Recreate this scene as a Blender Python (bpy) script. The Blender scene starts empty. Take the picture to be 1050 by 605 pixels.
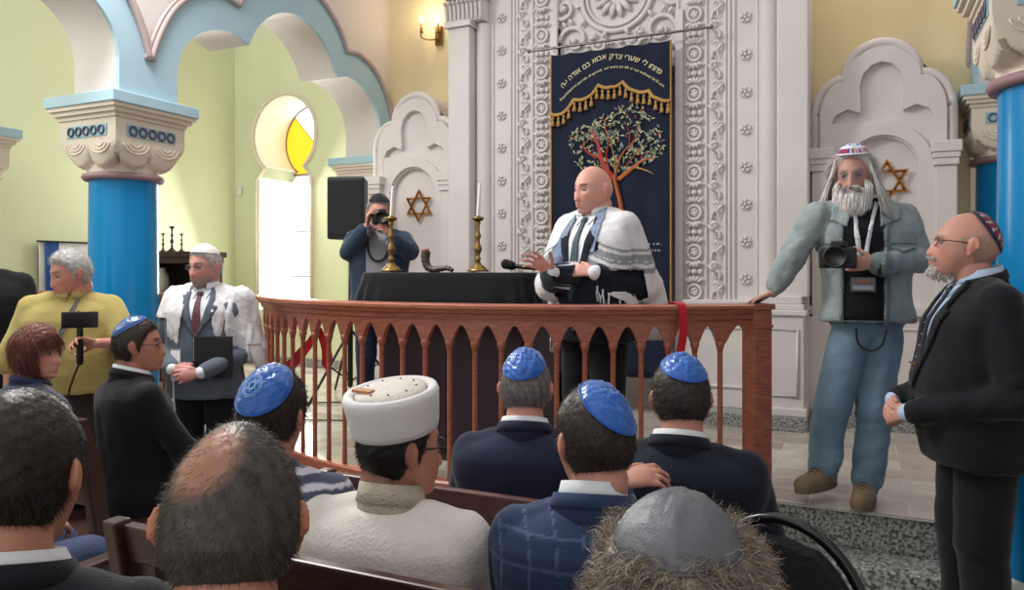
import bpy, bmesh, math, random
import numpy as np
from mathutils import Vector, Matrix, noise
from mathutils.bvhtree import BVHTree
random.seed(7); RNG = np.random.default_rng(7)
SC = bpy.context.scene
COL = SC.collection
PI = math.pi
# ------------------------------------------------------------------ camera, light, exposure
cam_d = bpy.data.cameras.new('camera'); cam = bpy.data.objects.new('camera', cam_d); COL.objects.link(cam)
cam.location = (0, 0, 1.5); cam.rotation_euler = (PI/2, 0, math.radians(24.75))
cam_d.sensor_width = 36; cam_d.lens = 26.4; cam_d.shift_y = -0.02333; cam_d.clip_start = .05
SC.camera = cam
SC.view_settings.view_transform = 'Standard'; SC.view_settings.look = 'None'
SC.view_settings.gamma = 1; SC.view_settings.use_curve_mapping = False
SC.view_settings.exposure = 0.0
wd = bpy.data.worlds.new('world'); SC.world = wd; wd.use_nodes = True
bg = wd.node_tree.nodes['Background']; bg.inputs[0].default_value = (1, .985, .97, 1); bg.inputs[1].default_value = 0.97
def area(name, loc, target, size, power, color=(1, 1, 1), sy=None, spread=180):
    l = bpy.data.lights.new(name, 'AREA'); l.energy = power; l.color = color
    l.shape = 'RECTANGLE'; l.size = size; l.size_y = sy or size; l.spread = math.radians(spread)
    o = bpy.data.objects.new(name, l); COL.objects.link(o); o.location = loc
    o.rotation_euler = (Vector(target)-Vector(loc)).to_track_quat('-Z', 'Y').to_euler()
    return o
area('added_upper_left_light', (-3.9, 2.7, 4.4), (-1.3, 2.2, .9), 1.1, 150, (1, .98, .96), 1.1)     # added area lamp for light assumed from the upper left, no window behind it
area('aisle_window_light', (-6.3, 6.9, 2.3), (-4.2, 3.6, 1.0), .8, 90, (1, .99, .93), 2.2)
area('added_left_aisle_light', (-6.6, 1.2, 3.8), (-6.0, 6.0, 1.6), 1.6, 90, (1, 1, .92), 1.6)  # added area lamp high in the left aisle, aimed along it, without a fixture
# ------------------------------------------------------------------ helpers
_a = math.radians(24.75); _F = np.array((-math.sin(_a), math.cos(_a), 0)); _R = np.array((math.cos(_a), math.sin(_a), 0))
def world(x, y, d): return _F*d+_R*((x-525)/770*d)+np.array((0, 0, 1.5-(y-278)/770*d))
def lin(h):
    if isinstance(h, str):
        h = h.lstrip('#'); h = h if len(h) == 6 else ''.join(c+c for c in h); v = [int(h[i:i+2], 16)/255 for i in (0, 2, 4)]
    else: v = h
    return tuple(c/12.92 if c <= .04045 else ((c+.055)/1.055)**2.4 for c in v)
MATS = {}
def mat(name, color, rough=.6, metal=0, bump=0, bscale=60, vary=0, vscale=8, sheen=0, spec=.5, attr=None, coat=0, detail=3, trans=0):
    if name in MATS: return MATS[name]
    m = bpy.data.materials.new(name); m.use_nodes = True; MATS[name] = m
    nt = m.node_tree; N = nt.nodes; L = nt.links; b = N['Principled BSDF']
    c = (*lin(color), 1)
    b.inputs['Base Color'].default_value = c; b.inputs['Roughness'].default_value = rough
    b.inputs['Metallic'].default_value = metal; b.inputs['Specular IOR Level'].default_value = spec
    if sheen: b.inputs['Sheen Weight'].default_value = sheen; b.inputs['Sheen Roughness'].default_value = .4
    if coat: b.inputs['Coat Weight'].default_value = coat; b.inputs['Coat Roughness'].default_value = .15
    if trans: b.inputs['Transmission Weight'].default_value = trans
    tc = N.new('ShaderNodeTexCoord')
    src = None
    if attr:
        a = N.new('ShaderNodeAttribute'); a.attribute_name = attr; src = a.outputs['Color']; L.new(src, b.inputs['Base Color'])
    if vary:
        n = N.new('ShaderNodeTexNoise'); n.inputs['Scale'].default_value = vscale; n.inputs['Detail'].default_value = detail
        L.new(tc.outputs['Object'], n.inputs['Vector'])
        h = N.new('ShaderNodeHueSaturation'); mr = N.new('ShaderNodeMapRange')
        mr.inputs['From Min'].default_value = .3; mr.inputs['From Max'].default_value = .7
        mr.inputs['To Min'].default_value = 1-vary; mr.inputs['To Max'].default_value = 1+vary
        L.new(n.outputs['Fac'], mr.inputs['Value']); L.new(mr.outputs[0], h.inputs['Value'])
        if src: L.new(src, h.inputs['Color'])
        else: h.inputs['Color'].default_value = c
        L.new(h.outputs[0], b.inputs['Base Color'])
    if bump:
        n = N.new('ShaderNodeTexNoise'); n.inputs['Scale'].default_value = bscale; n.inputs['Detail'].default_value = 4
        L.new(tc.outputs['Object'], n.inputs['Vector'])
        bp = N.new('ShaderNodeBump'); bp.inputs['Strength'].default_value = bump; bp.inputs['Distance'].default_value = .01
        L.new(n.outputs['Fac'], bp.inputs['Height']); L.new(bp.outputs[0], b.inputs['Normal'])
    return m
def emis(name, color, strength):
    m = bpy.data.materials.new(name); m.use_nodes = True; b = m.node_tree.nodes['Principled BSDF']
    b.inputs['Base Color'].default_value = (*lin(color), 1); b.inputs['Emission Color'].default_value = (*lin(color), 1)
    b.inputs['Emission Strength'].default_value = strength; MATS[name] = m; return m
def cloth(name, color, **k):
    d = dict(rough=.85, bump=.25, bscale=220, vary=.12, vscale=5, sheen=.15, spec=.25); d.update(k)
    return mat(name, color, **d)

def npmesh(name, V, F, mat_, parent=None, smooth=True, attrs=None, link=True):
    """V (n,3); F list of arrays of faces or a single (m,k) array"""
    me = bpy.data.meshes.new(name)
    V = np.asarray(V, dtype=np.float32)
    if isinstance(F, np.ndarray): F = [F]
    F = [np.asarray(f, dtype=np.int32) for f in F if len(f)]
    me.vertices.add(len(V)); me.vertices.foreach_set('co', V.ravel())
    idx = np.concatenate([f.ravel() for f in F]); tot = np.concatenate([np.full(len(f), f.shape[1], np.int32) for f in F])
    me.loops.add(len(idx)); me.loops.foreach_set('vertex_index', idx)
    me.polygons.add(len(tot)); me.polygons.foreach_set('loop_start', np.concatenate([[0], np.cumsum(tot)[:-1]]).astype(np.int32))
    me.polygons.foreach_set('loop_total', tot)
    me.update(calc_edges=True); me.validate()
    me.polygons.foreach_set('use_smooth', np.full(len(me.polygons), bool(smooth)))
    if attrs is not None and len(me.vertices) == len(V): setcol(me, attrs)
    if not link: return me
    return lk(name, me, mat_, parent)
def setcol(me, c):
    a = me.color_attributes.new('Col', 'FLOAT_COLOR', 'POINT')
    cc = np.ones((len(me.vertices), 4), np.float32); cc[:, :3] = c; a.data.foreach_set('color', cc.ravel())
def lk(name, me, mat_, parent=None):
    if mat_ is not None:
        me.materials.clear(); me.materials.append(mat_)
    o = bpy.data.objects.new(name, me); COL.objects.link(o)
    if parent is not None: o.parent = parent
    return o
def tag(o, label=None, cat=None, group=None, kind=None):
    if label: o['label'] = label
    if cat: o['category'] = cat
    if group: o['group'] = group
    if kind: o['kind'] = kind
    return o
def empty(name, loc=(0, 0, 0), rz=0, label=None, cat=None, group=None):
    o = bpy.data.objects.new(name, None); COL.objects.link(o); o.location = loc; o.rotation_euler = (0, 0, rz); o.empty_display_size = .1
    return tag(o, label, cat, group)
def copy_tree(o, parent=None):
    kids = [c for c in bpy.data.objects if c.parent is o]
    c = o.copy(); COL.objects.link(c); c.parent = parent
    for k in kids: copy_tree(k, c)
    return c
class MB:
    """collects primitives into one mesh"""
    def __init__(s): s.V = []; s.F = {}; s.n = 0
    def add(s, V, F):
        V = np.asarray(V, float).reshape(-1, 3); s.V.append(V)
        for f in F: s.F.setdefault(len(f), []).append([i+s.n for i in f])
        s.n += len(V); return s
    def addnp(s, V, F):
        s.V.append(np.asarray(V, float)); s.F.setdefault(F.shape[1], []).extend((F+s.n).tolist()); s.n += len(V); return s
    def box(s, lo, hi, M=None):
        x0, y0, z0 = lo; x1, y1, z1 = hi
        V = np.array([(x0,y0,z0),(x1,y0,z0),(x1,y1,z0),(x0,y1,z0),(x0,y0,z1),(x1,y0,z1),(x1,y1,z1),(x0,y1,z1)], float)
        if M is not None: V = xf(V, M)
        return s.add(V, [(0,3,2,1),(4,5,6,7),(0,1,5,4),(1,2,6,5),(2,3,7,6),(3,0,4,7)])
    def lathe(s, prof, c=(0, 0, 0), n=24, M=None, caps=True):
        prof = np.array(prof, float); m = len(prof)
        a = np.linspace(0, 2*PI, n, endpoint=False)
        V = np.stack([np.outer(prof[:,0], np.cos(a)), np.outer(prof[:,0], np.sin(a)), np.repeat(prof[:,1:2], n, 1)], -1).reshape(-1, 3)
        F = [(i*n+j, i*n+(j+1)%n, (i+1)*n+(j+1)%n, (i+1)*n+j) for i in range(m-1) for j in range(n)]
        if M is not None: V = xf(V, M)
        V = V+np.array(c); s.add(V, F)
        if caps:
            s.F.setdefault(n, []).append([s.n-m*n+j for j in range(n)][::-1]); s.F[n].append([s.n-n+j for j in range(n)])
        return s
    def tube(s, pts, r, n=8, closed=False, flat=None):
        V, F = tube_np(pts, r, n, closed, flat); return s.addnp_list(V, F)
    def addnp_list(s, V, F):
        s.V.append(V)
        for f in F: s.F.setdefault(len(f), []).append([int(i)+s.n for i in f])
        s.n += len(V); return s
    def prism(s, poly, z0, z1, M=None):
        """poly in XY, extruded z0..z1"""
        n = len(poly)
        V = [(p[0], p[1], z0) for p in poly]+[(p[0], p[1], z1) for p in poly]
        V = np.array(V, float)
        if M is not None: V = xf(V, M)
        return s.add(V, [tuple(range(n))[::-1], tuple(range(n, 2*n))]+[(i, (i+1) % n, n+(i+1) % n, n+i) for i in range(n)])
    def sphere(s, c, r, n=12, m=8, M=None):
        r = np.array(r if hasattr(r, '__len__') else (r, r, r), float)
        th = np.linspace(0, PI, m+1)[1:-1]; ph = np.linspace(0, 2*PI, n, endpoint=False)
        V = [(0, 0, 1)]+[(math.sin(t)*math.cos(p), math.sin(t)*math.sin(p), math.cos(t)) for t in th for p in ph]+[(0, 0, -1)]
        V = np.array(V)*r
        if M is not None: V = xf(V, M)
        V = V+np.array(c)
        k = len(th); F = [(0, 1+j, 1+(j+1) % n) for j in range(n)]
        F += [(1+i*n+j, 1+(i+1)*n+j, 1+(i+1)*n+(j+1) % n, 1+i*n+(j+1) % n) for i in range(k-1) for j in range(n)]
        F += [(1+k*n, 1+(k-1)*n+(j+1) % n, 1+(k-1)*n+j) for j in range(n)]
        return s.add(V, F)
    def capsule(s, a, b, ra, rb, n=12, flat=1.0, side=None):
        V, F = capsule_np(a, b, ra, rb, n, flat, side); return s.addnp_list(V, F)
    def data(s): return np.concatenate(s.V), [np.array(v, np.int32) for v in s.F.values()]
    def build(s, name, m, parent=None, smooth=False, bevel=0, seg=2):
        V, F = s.data()
        o = npmesh(name, V, F, m, parent, smooth)
        if bevel:
            md = o.modifiers.new('bevel', 'BEVEL'); md.width = bevel; md.segments = seg; md.limit_method = 'ANGLE'; md.angle_limit = .6
        return o
def smooth_angle(o, a=35):
    me = o.data; me.polygons.foreach_set('use_smooth', np.ones(len(me.polygons), bool))
    me.set_sharp_from_angle(angle=math.radians(a)); return o
def xf(V, M):
    M = np.array(M); return V@M[:3, :3].T+M[:3, 3]
def frame_along(d):
    d = Vector(d).normalized(); q = d.to_track_quat('Z', 'Y').to_matrix(); return np.array(q)
def capsule_np(a, b, ra, rb, n=12, flat=1.0, side=None):
    a = np.array(a, float); b = np.array(b, float); d = b-a; L = np.linalg.norm(d)
    if L < 1e-6: d = np.array((0, 0, 1e-4)); L = 1e-4
    z = d/L
    if side is None: side = np.array((1, 0, 0)) if abs(z[0]) < .9 else np.array((0, 1, 0))
    side = np.array(side, float)
    x = side-z*np.dot(side, z); x /= np.linalg.norm(x); y = np.cross(z, x)
    rings = []
    k = 4
    for i in range(k): t = PI/2*(i+.35)/k; rings.append((a-z*ra*math.cos(t), ra*math.sin(t)))
    rings.append((a, ra)); rings.append((b, rb))
    for i in range(k)[::-1]: t = PI/2*(i+.35)/k; rings.append((b+z*rb*math.cos(t), rb*math.sin(t)))
    an = np.linspace(0, 2*PI, n, endpoint=False); cs = np.cos(an)[:, None]; sn = np.sin(an)[:, None]
    V = np.concatenate([c+r*(cs*x+sn*y*flat) for c, r in rings]); m = len(rings)
    F = [(i*n+j, i*n+(j+1) % n, (i+1)*n+(j+1) % n, (i+1)*n+j) for i in range(m-1) for j in range(n)]
    F += [tuple(range(n))[::-1], tuple(range((m-1)*n, m*n))]
    return V, F
def tube_np(pts, r, n=8, closed=False, flat=None):
    P = np.array(pts, float); m = len(P); r = np.full(m, r) if not hasattr(r, '__len__') else np.array(r)
    T = np.zeros_like(P)
    for i in range(m):
        a = P[(i-1) % m] if (closed or i > 0) else P[i]; b = P[(i+1) % m] if (closed or i < m-1) else P[i]
        T[i] = (b-a)/(np.linalg.norm(b-a)+1e-9)
    up = np.array((0, 0, 1.)) if abs(T[0][2]) < .9 else np.array((0, 1., 0))
    X = up-T[0]*np.dot(up, T[0]); X /= np.linalg.norm(X); V = []
    an = np.linspace(0, 2*PI, n, endpoint=False)
    for i in range(m):
        X = X-T[i]*np.dot(X, T[i]); X /= np.linalg.norm(X)+1e-9; Y = np.cross(T[i], X)
        fl = flat if flat else 1
        V.append(P[i]+r[i]*(np.cos(an)[:, None]*X+np.sin(an)[:, None]*Y*fl))
    V = np.concatenate(V); F = []
    for i in range(m if closed else m-1):
        k = (i+1) % m
        F += [(i*n+j, i*n+(j+1) % n, k*n+(j+1) % n, k*n+j) for j in range(n)]
    if not closed: F += [tuple(range(n))[::-1], tuple(range((m-1)*n, m*n))]
    return V, F
def spline(pts, k=8, closed=False):
    P = np.array(pts, float); m = len(P); out = []
    rng = range(m if closed else m-1)
    for i in rng:
        if closed: p0, p1, p2, p3 = P[(i-1) % m], P[i], P[(i+1) % m], P[(i+2) % m]
        else: p0, p1, p2, p3 = P[max(i-1, 0)], P[i], P[i+1], P[min(i+2, m-1)]
        for j in range(k):
            t = j/k; out.append(.5*((2*p1)+(-p0+p2)*t+(2*p0-5*p1+4*p2-p3)*t*t+(-p0+3*p1-3*p2+p3)*t**3))
    if not closed: out.append(P[-1])
    return np.array(out)
def remesh(mb, vox, smooth=3, disp=None):
    V, F = mb.data(); me = npmesh('tmp', V, F, None, link=False, smooth=True)
    o = bpy.data.objects.new('tmp', me); COL.objects.link(o)
    md = o.modifiers.new('r', 'REMESH'); md.mode = 'VOXEL'; md.voxel_size = vox; md.use_smooth_shade = True
    if smooth:
        m2 = o.modifiers.new('s', 'SMOOTH'); m2.factor = .5; m2.iterations = smooth
    dg = bpy.context.evaluated_depsgraph_get(); dg.update()
    r = bpy.data.meshes.new_from_object(o.evaluated_get(dg))
    bpy.data.objects.remove(o); bpy.data.meshes.remove(me)
    if disp is not None:
        n = len(r.vertices); V = np.empty(n*3, np.float32); r.vertices.foreach_get('co', V); V = V.reshape(-1, 3)
        Nn = np.empty(n*3, np.float32); r.vertices.foreach_get('normal', Nn); Nn = Nn.reshape(-1, 3)
        V = V+Nn*disp(V, Nn)[:, None]; r.vertices.foreach_set('co', V.astype(np.float32).ravel()); r.update()
    return r
def getV(me):
    V = np.empty(len(me.vertices)*3, np.float32); me.vertices.foreach_get('co', V); return V.reshape(-1, 3)
_ph = RNG.uniform(0, 6.28, (24,)); _dr = RNG.normal(size=(24, 3)); _dr /= np.linalg.norm(_dr, axis=1)[:, None]
def wob(V, freq=14, seed=0):
    """cheap vectorised fold noise, about -1..1"""
    V = np.asarray(V, float); s = np.zeros(len(V))
    rs = np.random.default_rng(seed); D = rs.normal(size=(6, 3)); D /= np.linalg.norm(D, axis=1)[:, None]; ph = rs.uniform(0, 6.28, 6)
    w = np.zeros(len(V))
    for i in range(6):
        f = freq*(1+.55*i); w = np.sin(V@D[(i+1) % 6]*f*.6+ph[i])*1.3
        s += np.sin(V@D[i]*f+ph[i]+w)/(1+.5*i)
    return s/2.6
def loft(curves, k1=6, k2=6, thick=.006, wave=0, wf=10, seed=0, closed=False):
    """smooth sheet through several cross curves (equal point counts), with thickness"""
    C = np.array([spline(c, k1) for c in curves]); C = np.array(spline(C.reshape(len(curves), -1), k2)).reshape(-1, C.shape[1], 3)
    a, b = C.shape[:2]; V = C.reshape(-1, 3)
    du = np.gradient(C, axis=0).reshape(-1, 3); dv = np.gradient(C, axis=1).reshape(-1, 3)
    n = np.cross(du, dv); n /= np.linalg.norm(n, axis=1)[:, None]+1e-9
    if wave: V = V+n*(wob(V, wf, seed)*wave)[:, None]
    I = np.arange(a*b).reshape(a, b); F = np.stack([I[:-1, :-1], I[1:, :-1], I[1:, 1:], I[:-1, 1:]], -1).reshape(-1, 4)
    m = a*b; F2 = F[:, ::-1]+m
    e = np.concatenate([I[0, :], I[1:, -1], I[-1, ::-1][1:], I[::-1, 0][1:-1]]); e2 = np.roll(e, -1)
    S = np.stack([e2, e, e+m, e2+m], -1)
    return np.concatenate([V+n*thick/2, V-n*thick/2]), np.concatenate([F, F2, S])
def fullmesh_bvh(me):
    return BVHTree.FromPolygons([v.co for v in me.vertices], [p.vertices[:] for p in me.polygons])
def patch(bvh, poly, off=.004, thick=.006, step=.02, axis='y', sgn=1, start=1.0, fallback=None):
    """cloth piece cut to an outline (x,z), laid onto the surface hit from the front (sgn*axis)"""
    bm = bmesh.new(); vs = [bm.verts.new((p[0], 0, p[1])) for p in poly]
    f = bm.faces.new(vs)
    P = np.array(poly); lo = P.min(0); hi = P.max(0)
    for ax, nrm in ((0, (1, 0, 0)), (1, (0, 0, 1))):
        t = lo[ax]+step
        while t < hi[ax]:
            co = (t, 0, 0) if ax == 0 else (0, 0, t)
            bmesh.ops.bisect_plane(bm, geom=bm.verts[:]+bm.edges[:]+bm.faces[:], plane_co=co, plane_no=nrm); t += step
    bmesh.ops.triangulate(bm, faces=[f for f in bm.faces if len(f.verts) > 4])
    last = None; miss = []
    for v in bm.verts:
        d = Vector((0, -sgn, 0)); o = Vector((v.co.x, sgn*start, v.co.z))
        if axis == 'x': o = Vector((sgn*start, v.co.x, v.co.z)); d = Vector((-sgn, 0, 0))
        h = bvh.ray_cast(o, d)
        if h[0] is None: miss.append((v, o, d)); continue
        v.co = h[0]+h[1]*off if h[1].dot(-d) > 0 else h[0]-d*off
    for v, o, d in miss:
        q = bvh.find_nearest(o+d*(start-.1)); v.co = q[0]+q[1]*off
    bm.verts.index_update(); bm.normal_update()
    n = len(bm.verts); V = np.array([v.co[:] for v in bm.verts]); N = np.array([v.normal[:] for v in bm.verts])
    if axis == 'y': flip = (N[:, 1].mean()*sgn) < 0
    else: flip = (N[:, 0].mean()*sgn) < 0
    if flip: N = -N
    mb = MB(); Fs = [[v.index for v in f.verts] for f in bm.faces]
    if flip: Fs = [f[::-1] for f in Fs]
    F = Fs+[[i+n for i in f[::-1]] for f in Fs]
    for e in bm.edges:
        if e.is_boundary:
            a, b = e.verts[0].index, e.verts[1].index; F.append([a, b, b+n, a+n])
    mb.add(np.concatenate([V+N*thick, V-N*.002]), F); bm.free()
    return mb
def text_np(body, size=1.0, align='CENTER', ext=0.02):
    c = bpy.data.curves.new('t', 'FONT'); c.body = body; c.size = size; c.align_x = align; c.extrude = ext; c.resolution_u = 3
    o = bpy.data.objects.new('t', c); COL.objects.link(o); dg = bpy.context.evaluated_depsgraph_get(); dg.update()
    me = bpy.data.meshes.new_from_object(o.evaluated_get(dg)); V = getV(me).astype(float) if len(me.vertices) else np.zeros((0, 3))
    F = [list(p.vertices) for p in me.polygons]; bpy.data.objects.remove(o); bpy.data.curves.remove(c); bpy.data.meshes.remove(me)
    return V, F
# ------------------------------------------------------------------ people
def G(x, s): return np.exp(-(x/s)**2)
def head_surf(D, face=1.0, wide=1.0, deep=1.0, jaw=1.0, nose=1.0):
    """unit directions (x right, y front, z up) -> point on a head of 0.24 m"""
    D = np.asarray(D, float); x, y, z = D[:, 0], D[:, 1], D[:, 2]
    a, b, c = .078*wide, .098*deep, .122
    up = np.clip(z, 0, 1); dn = np.clip(-z, 0, 1)
    X = a*x*(1-.10*up**2); Y = b*y; Z = c*z
    # cranium fuller at the upper back, face flatter
    X = X*(1+.05*np.clip(-y, 0, 1)*(z > -.3))
    s = np.clip((dn-.05)/.95, 0, 1)
    fr = np.clip(y*1.5+.5, 0, 1)
    X = X*(1-(.30*fr+.34*(1-fr))*s**1.4/jaw**.5)
    Y = np.where(y < 0, Y*(1-.42*s**1.1), Y*(1-.10*s))
    Y = Y+.012*s*fr+.034*s**1.6*np.clip(y*2.2, 0, 1)*G(X, .06)
    Z = np.where((z < 0) & (y < .2), Z*(1-.10*s), Z)
    # squarer jaw
    Z = Z-(.006*G(np.abs(X)-.035, .02)*s*fr)*jaw
    if face:
        f = np.clip(y*2, 0, 1)
        Y = Y-.006*f*np.clip(1-np.abs(z)*1.2, 0, 1)
        Y = Y-.011*G(np.abs(X)-.032, .015)*G(Z-.008, .013)*f          # eye sockets
        Y = Y+.005*G(np.abs(X)-.026, .022)*G(Z-.030, .010)*f          # brow
        Y = Y+.004*G(np.abs(X)-.044, .016)*G(Z+.022, .018)*f          # cheek bones
        nz = np.clip((.018-Z)/.060, 0, 1)*(Z > -.045)+np.exp(-((Z+.045)/.006)**2)*(Z <= -.045)
        Y = Y+nose*(.005+.016*nz)*G(X, .0085+.0075*nz)*f*np.where(Z > .018, np.exp(-((Z-.018)/.012)**2), 1)
        Y = Y+.004*nose*G(np.abs(X)-.013, .006)*G(Z+.036, .008)*f      # wings
        Y = Y+.007*G(X, .026)*(G(Z+.063, .006)+G(Z+.077, .006))*f-.004*G(X, .022)*G(Z+.070, .003)*f
        Y = Y-.004*G(X, .030)*G(Z+.088, .006)*f
        Y = Y+.009*G(X, .024)*G(Z+.106, .013)*f
    return np.stack([X, Y, Z], -1)
def dirgrid(nu, nv, pole=None):
    u = np.linspace(0, 2*PI, nu, endpoint=False); v = np.linspace(0, PI, nv)
    U, Vv = np.meshgrid(u, v); return np.stack([np.sin(Vv)*np.sin(U), np.sin(Vv)*np.cos(U), np.cos(Vv)], -1)
def rotm(yaw=0, pitch=0, roll=0):
    """yaw + turns to own left (CCW from above), pitch + looks up, roll + tips to own right"""
    return np.array(Matrix.Rotation(math.radians(yaw), 3, 'Z')@Matrix.Rotation(math.radians(pitch), 3, 'X')@Matrix.Rotation(math.radians(roll), 3, 'Y'))
class Person: pass
def add_ear(mb, side, R, c, hs, wide):
    # helix ring, lobe and plate, tilted back and out
    pts = []
    for t in np.linspace(-.5, 4.6, 14):
        pts.append((0, -.012*math.cos(t)*1.15-.004, .026*math.sin(t)+.004))
    P = np.array(pts); out = .009+.011*np.clip(-(P[:, 1]+.004)/.014, -.3, 1)
    P[:, 0] = side*(.073*wide+out)
    P[:, 1] += -.008
    V, F = tube_np(c+hs*P@R.T, .0042*hs, 6); mb.addnp_list(V, F)
    mb.sphere((0, 0, 0), (1, 1, 1), 10, 6, M=np.block([[R@np.diag([.0075, .017, .028])*hs, (c+hs*R@np.array((side*(.084*wide), -.012, .003)))[:, None]], [np.zeros((1, 3)), 1]]))
    mb.sphere((0, 0, 0), (1, 1, 1), 8, 6, M=np.block([[R@np.diag([.005, .008, .010])*hs, (c+hs*R@np.array((side*(.081*wide), -.006, -.026)))[:, None]], [np.zeros((1, 3)), 1]]))
def hand(mb, wr, d, nrm, side, curl=(20, 25, 20), spread=6, thumb=(40, 20), sc=1.0, fc=None):
    """palm from wrist along d; nrm = palm normal (fingers curl towards it); side=+1 if thumb is on d x nrm side"""
    wr = np.array(wr, float); d = np.array(d, float); d /= np.linalg.norm(d); nrm = np.array(nrm, float); nrm -= d*np.dot(nrm, d); nrm /= np.linalg.norm(nrm)
    t = np.cross(d, nrm)*side       # towards the thumb
    k = wr+d*.085*sc
    V, F = capsule_np(wr+d*.02*sc, wr+d*.07*sc, .027*sc, .037*sc, 12, .42, t); mb.addnp_list(V, F)
    L = [(.042, .026, .021), (.046, .029, .022), (.042, .027, .021), (.033, .020, .018)]
    for i in range(4):
        o = (.030-.0195*i)*sc; ba = math.radians(spread*(1.3-i)); b = k+t*o-d*(.004*abs(i-1))*sc
        dd = d*math.cos(ba)+t*math.sin(ba); ang = 0; p = b-dd*.02*sc; cu = fc[i] if fc else curl
        mb.capsule(p, b, .0095*sc, .0092*sc, 8); p = b
        for j in range(3):
            ang += math.radians(cu[j]); q = p+(dd*math.cos(ang)+nrm*math.sin(ang))*L[i][j]*sc
            mb.capsule(p, q, (.0092-.0012*j)*sc, (.0082-.0012*j)*sc, 8); p = q
    b0 = wr+d*.018*sc+t*.020*sc+nrm*.004*sc; a = math.radians(thumb[0]); td = d*math.cos(a)+t*math.sin(a)
    p1 = b0+td*.042*sc+nrm*.006*sc; mb.capsule(b0, p1, .014*sc, .0112*sc, 8)
    a2 = a-math.radians(thumb[1]); td2 = d*math.cos(a2)+t*math.sin(a2)+nrm*.25; td2 /= np.linalg.norm(td2)
    p2 = p1+td2*.032*sc; mb.capsule(p1, p2, .0108*sc, .0095*sc, 8); td3 = td2+nrm*.3; td3 /= np.linalg.norm(td3)
    mb.capsule(p2, p2+td3*.024*sc, .0095*sc, .0075*sc, 8)
RINGS = [(.80, .195, .140, 0), (.90, .197, .142, 0), (1.02, .180, .128, .002), (1.12, .180, .126, .004), (1.24, .195, .132, .004), (1.34, .207, .130, 0), (1.40, .204, .115, -.008), (1.44, .172, .093, -.012), (1.465, .125, .075, -.012), (1.49, .078, .062, -.008), (1.505, .060, .052, -.006)]
def torso_loft(mb, P, N, right, z0=.80, ws=1, ds=1, belly=0, off=0, z1=9, n=40, sh=1, ex=2.4, rings=None):
    P = np.array(P, float); N = np.array(N, float); up = N-P; L = np.linalg.norm(up); up /= L
    r = np.array(right, float); r -= up*np.dot(r, up); r /= np.linalg.norm(r); f = np.cross(up, r)
    V = []; cnt = 0; a = np.linspace(0, 2*PI, n, endpoint=False)
    R_ = rings or RINGS
    ca = np.sign(np.cos(a))*np.abs(np.cos(a))**(2/ex); sa = np.sign(np.sin(a))*np.abs(np.sin(a))**(2/ex)
    for z, hw, hd, yo in R_:
        if z < z0-.001 or z > z1: continue
        if z < 1.3: hw = hw*ws; 
        else: hw = hw*(1+(ws-1)*.6)*sh if z < 1.46 else hw
        hd = hd*ds if z < 1.40 else hd*(1+(ds-1)*.5)
        g = belly*math.exp(-((z-1.06)/.16)**2)
        c = P+up*((z-.92)/.58*L)+f*(yo+g*.5)
        V.append(c+np.outer(ca*(hw+off+g*.3), r)+np.outer(sa*(hd+off+g*.5), f)); cnt += 1
    F = [(i*n+j, i*n+(j+1) % n, (i+1)*n+(j+1) % n, (i+1)*n+j) for i in range(cnt-1) for j in range(n)]
    F += [tuple(range(n))[::-1], tuple(range((cnt-1)*n, cnt*n))]
    mb.addnp_list(np.concatenate(V), F)
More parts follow.
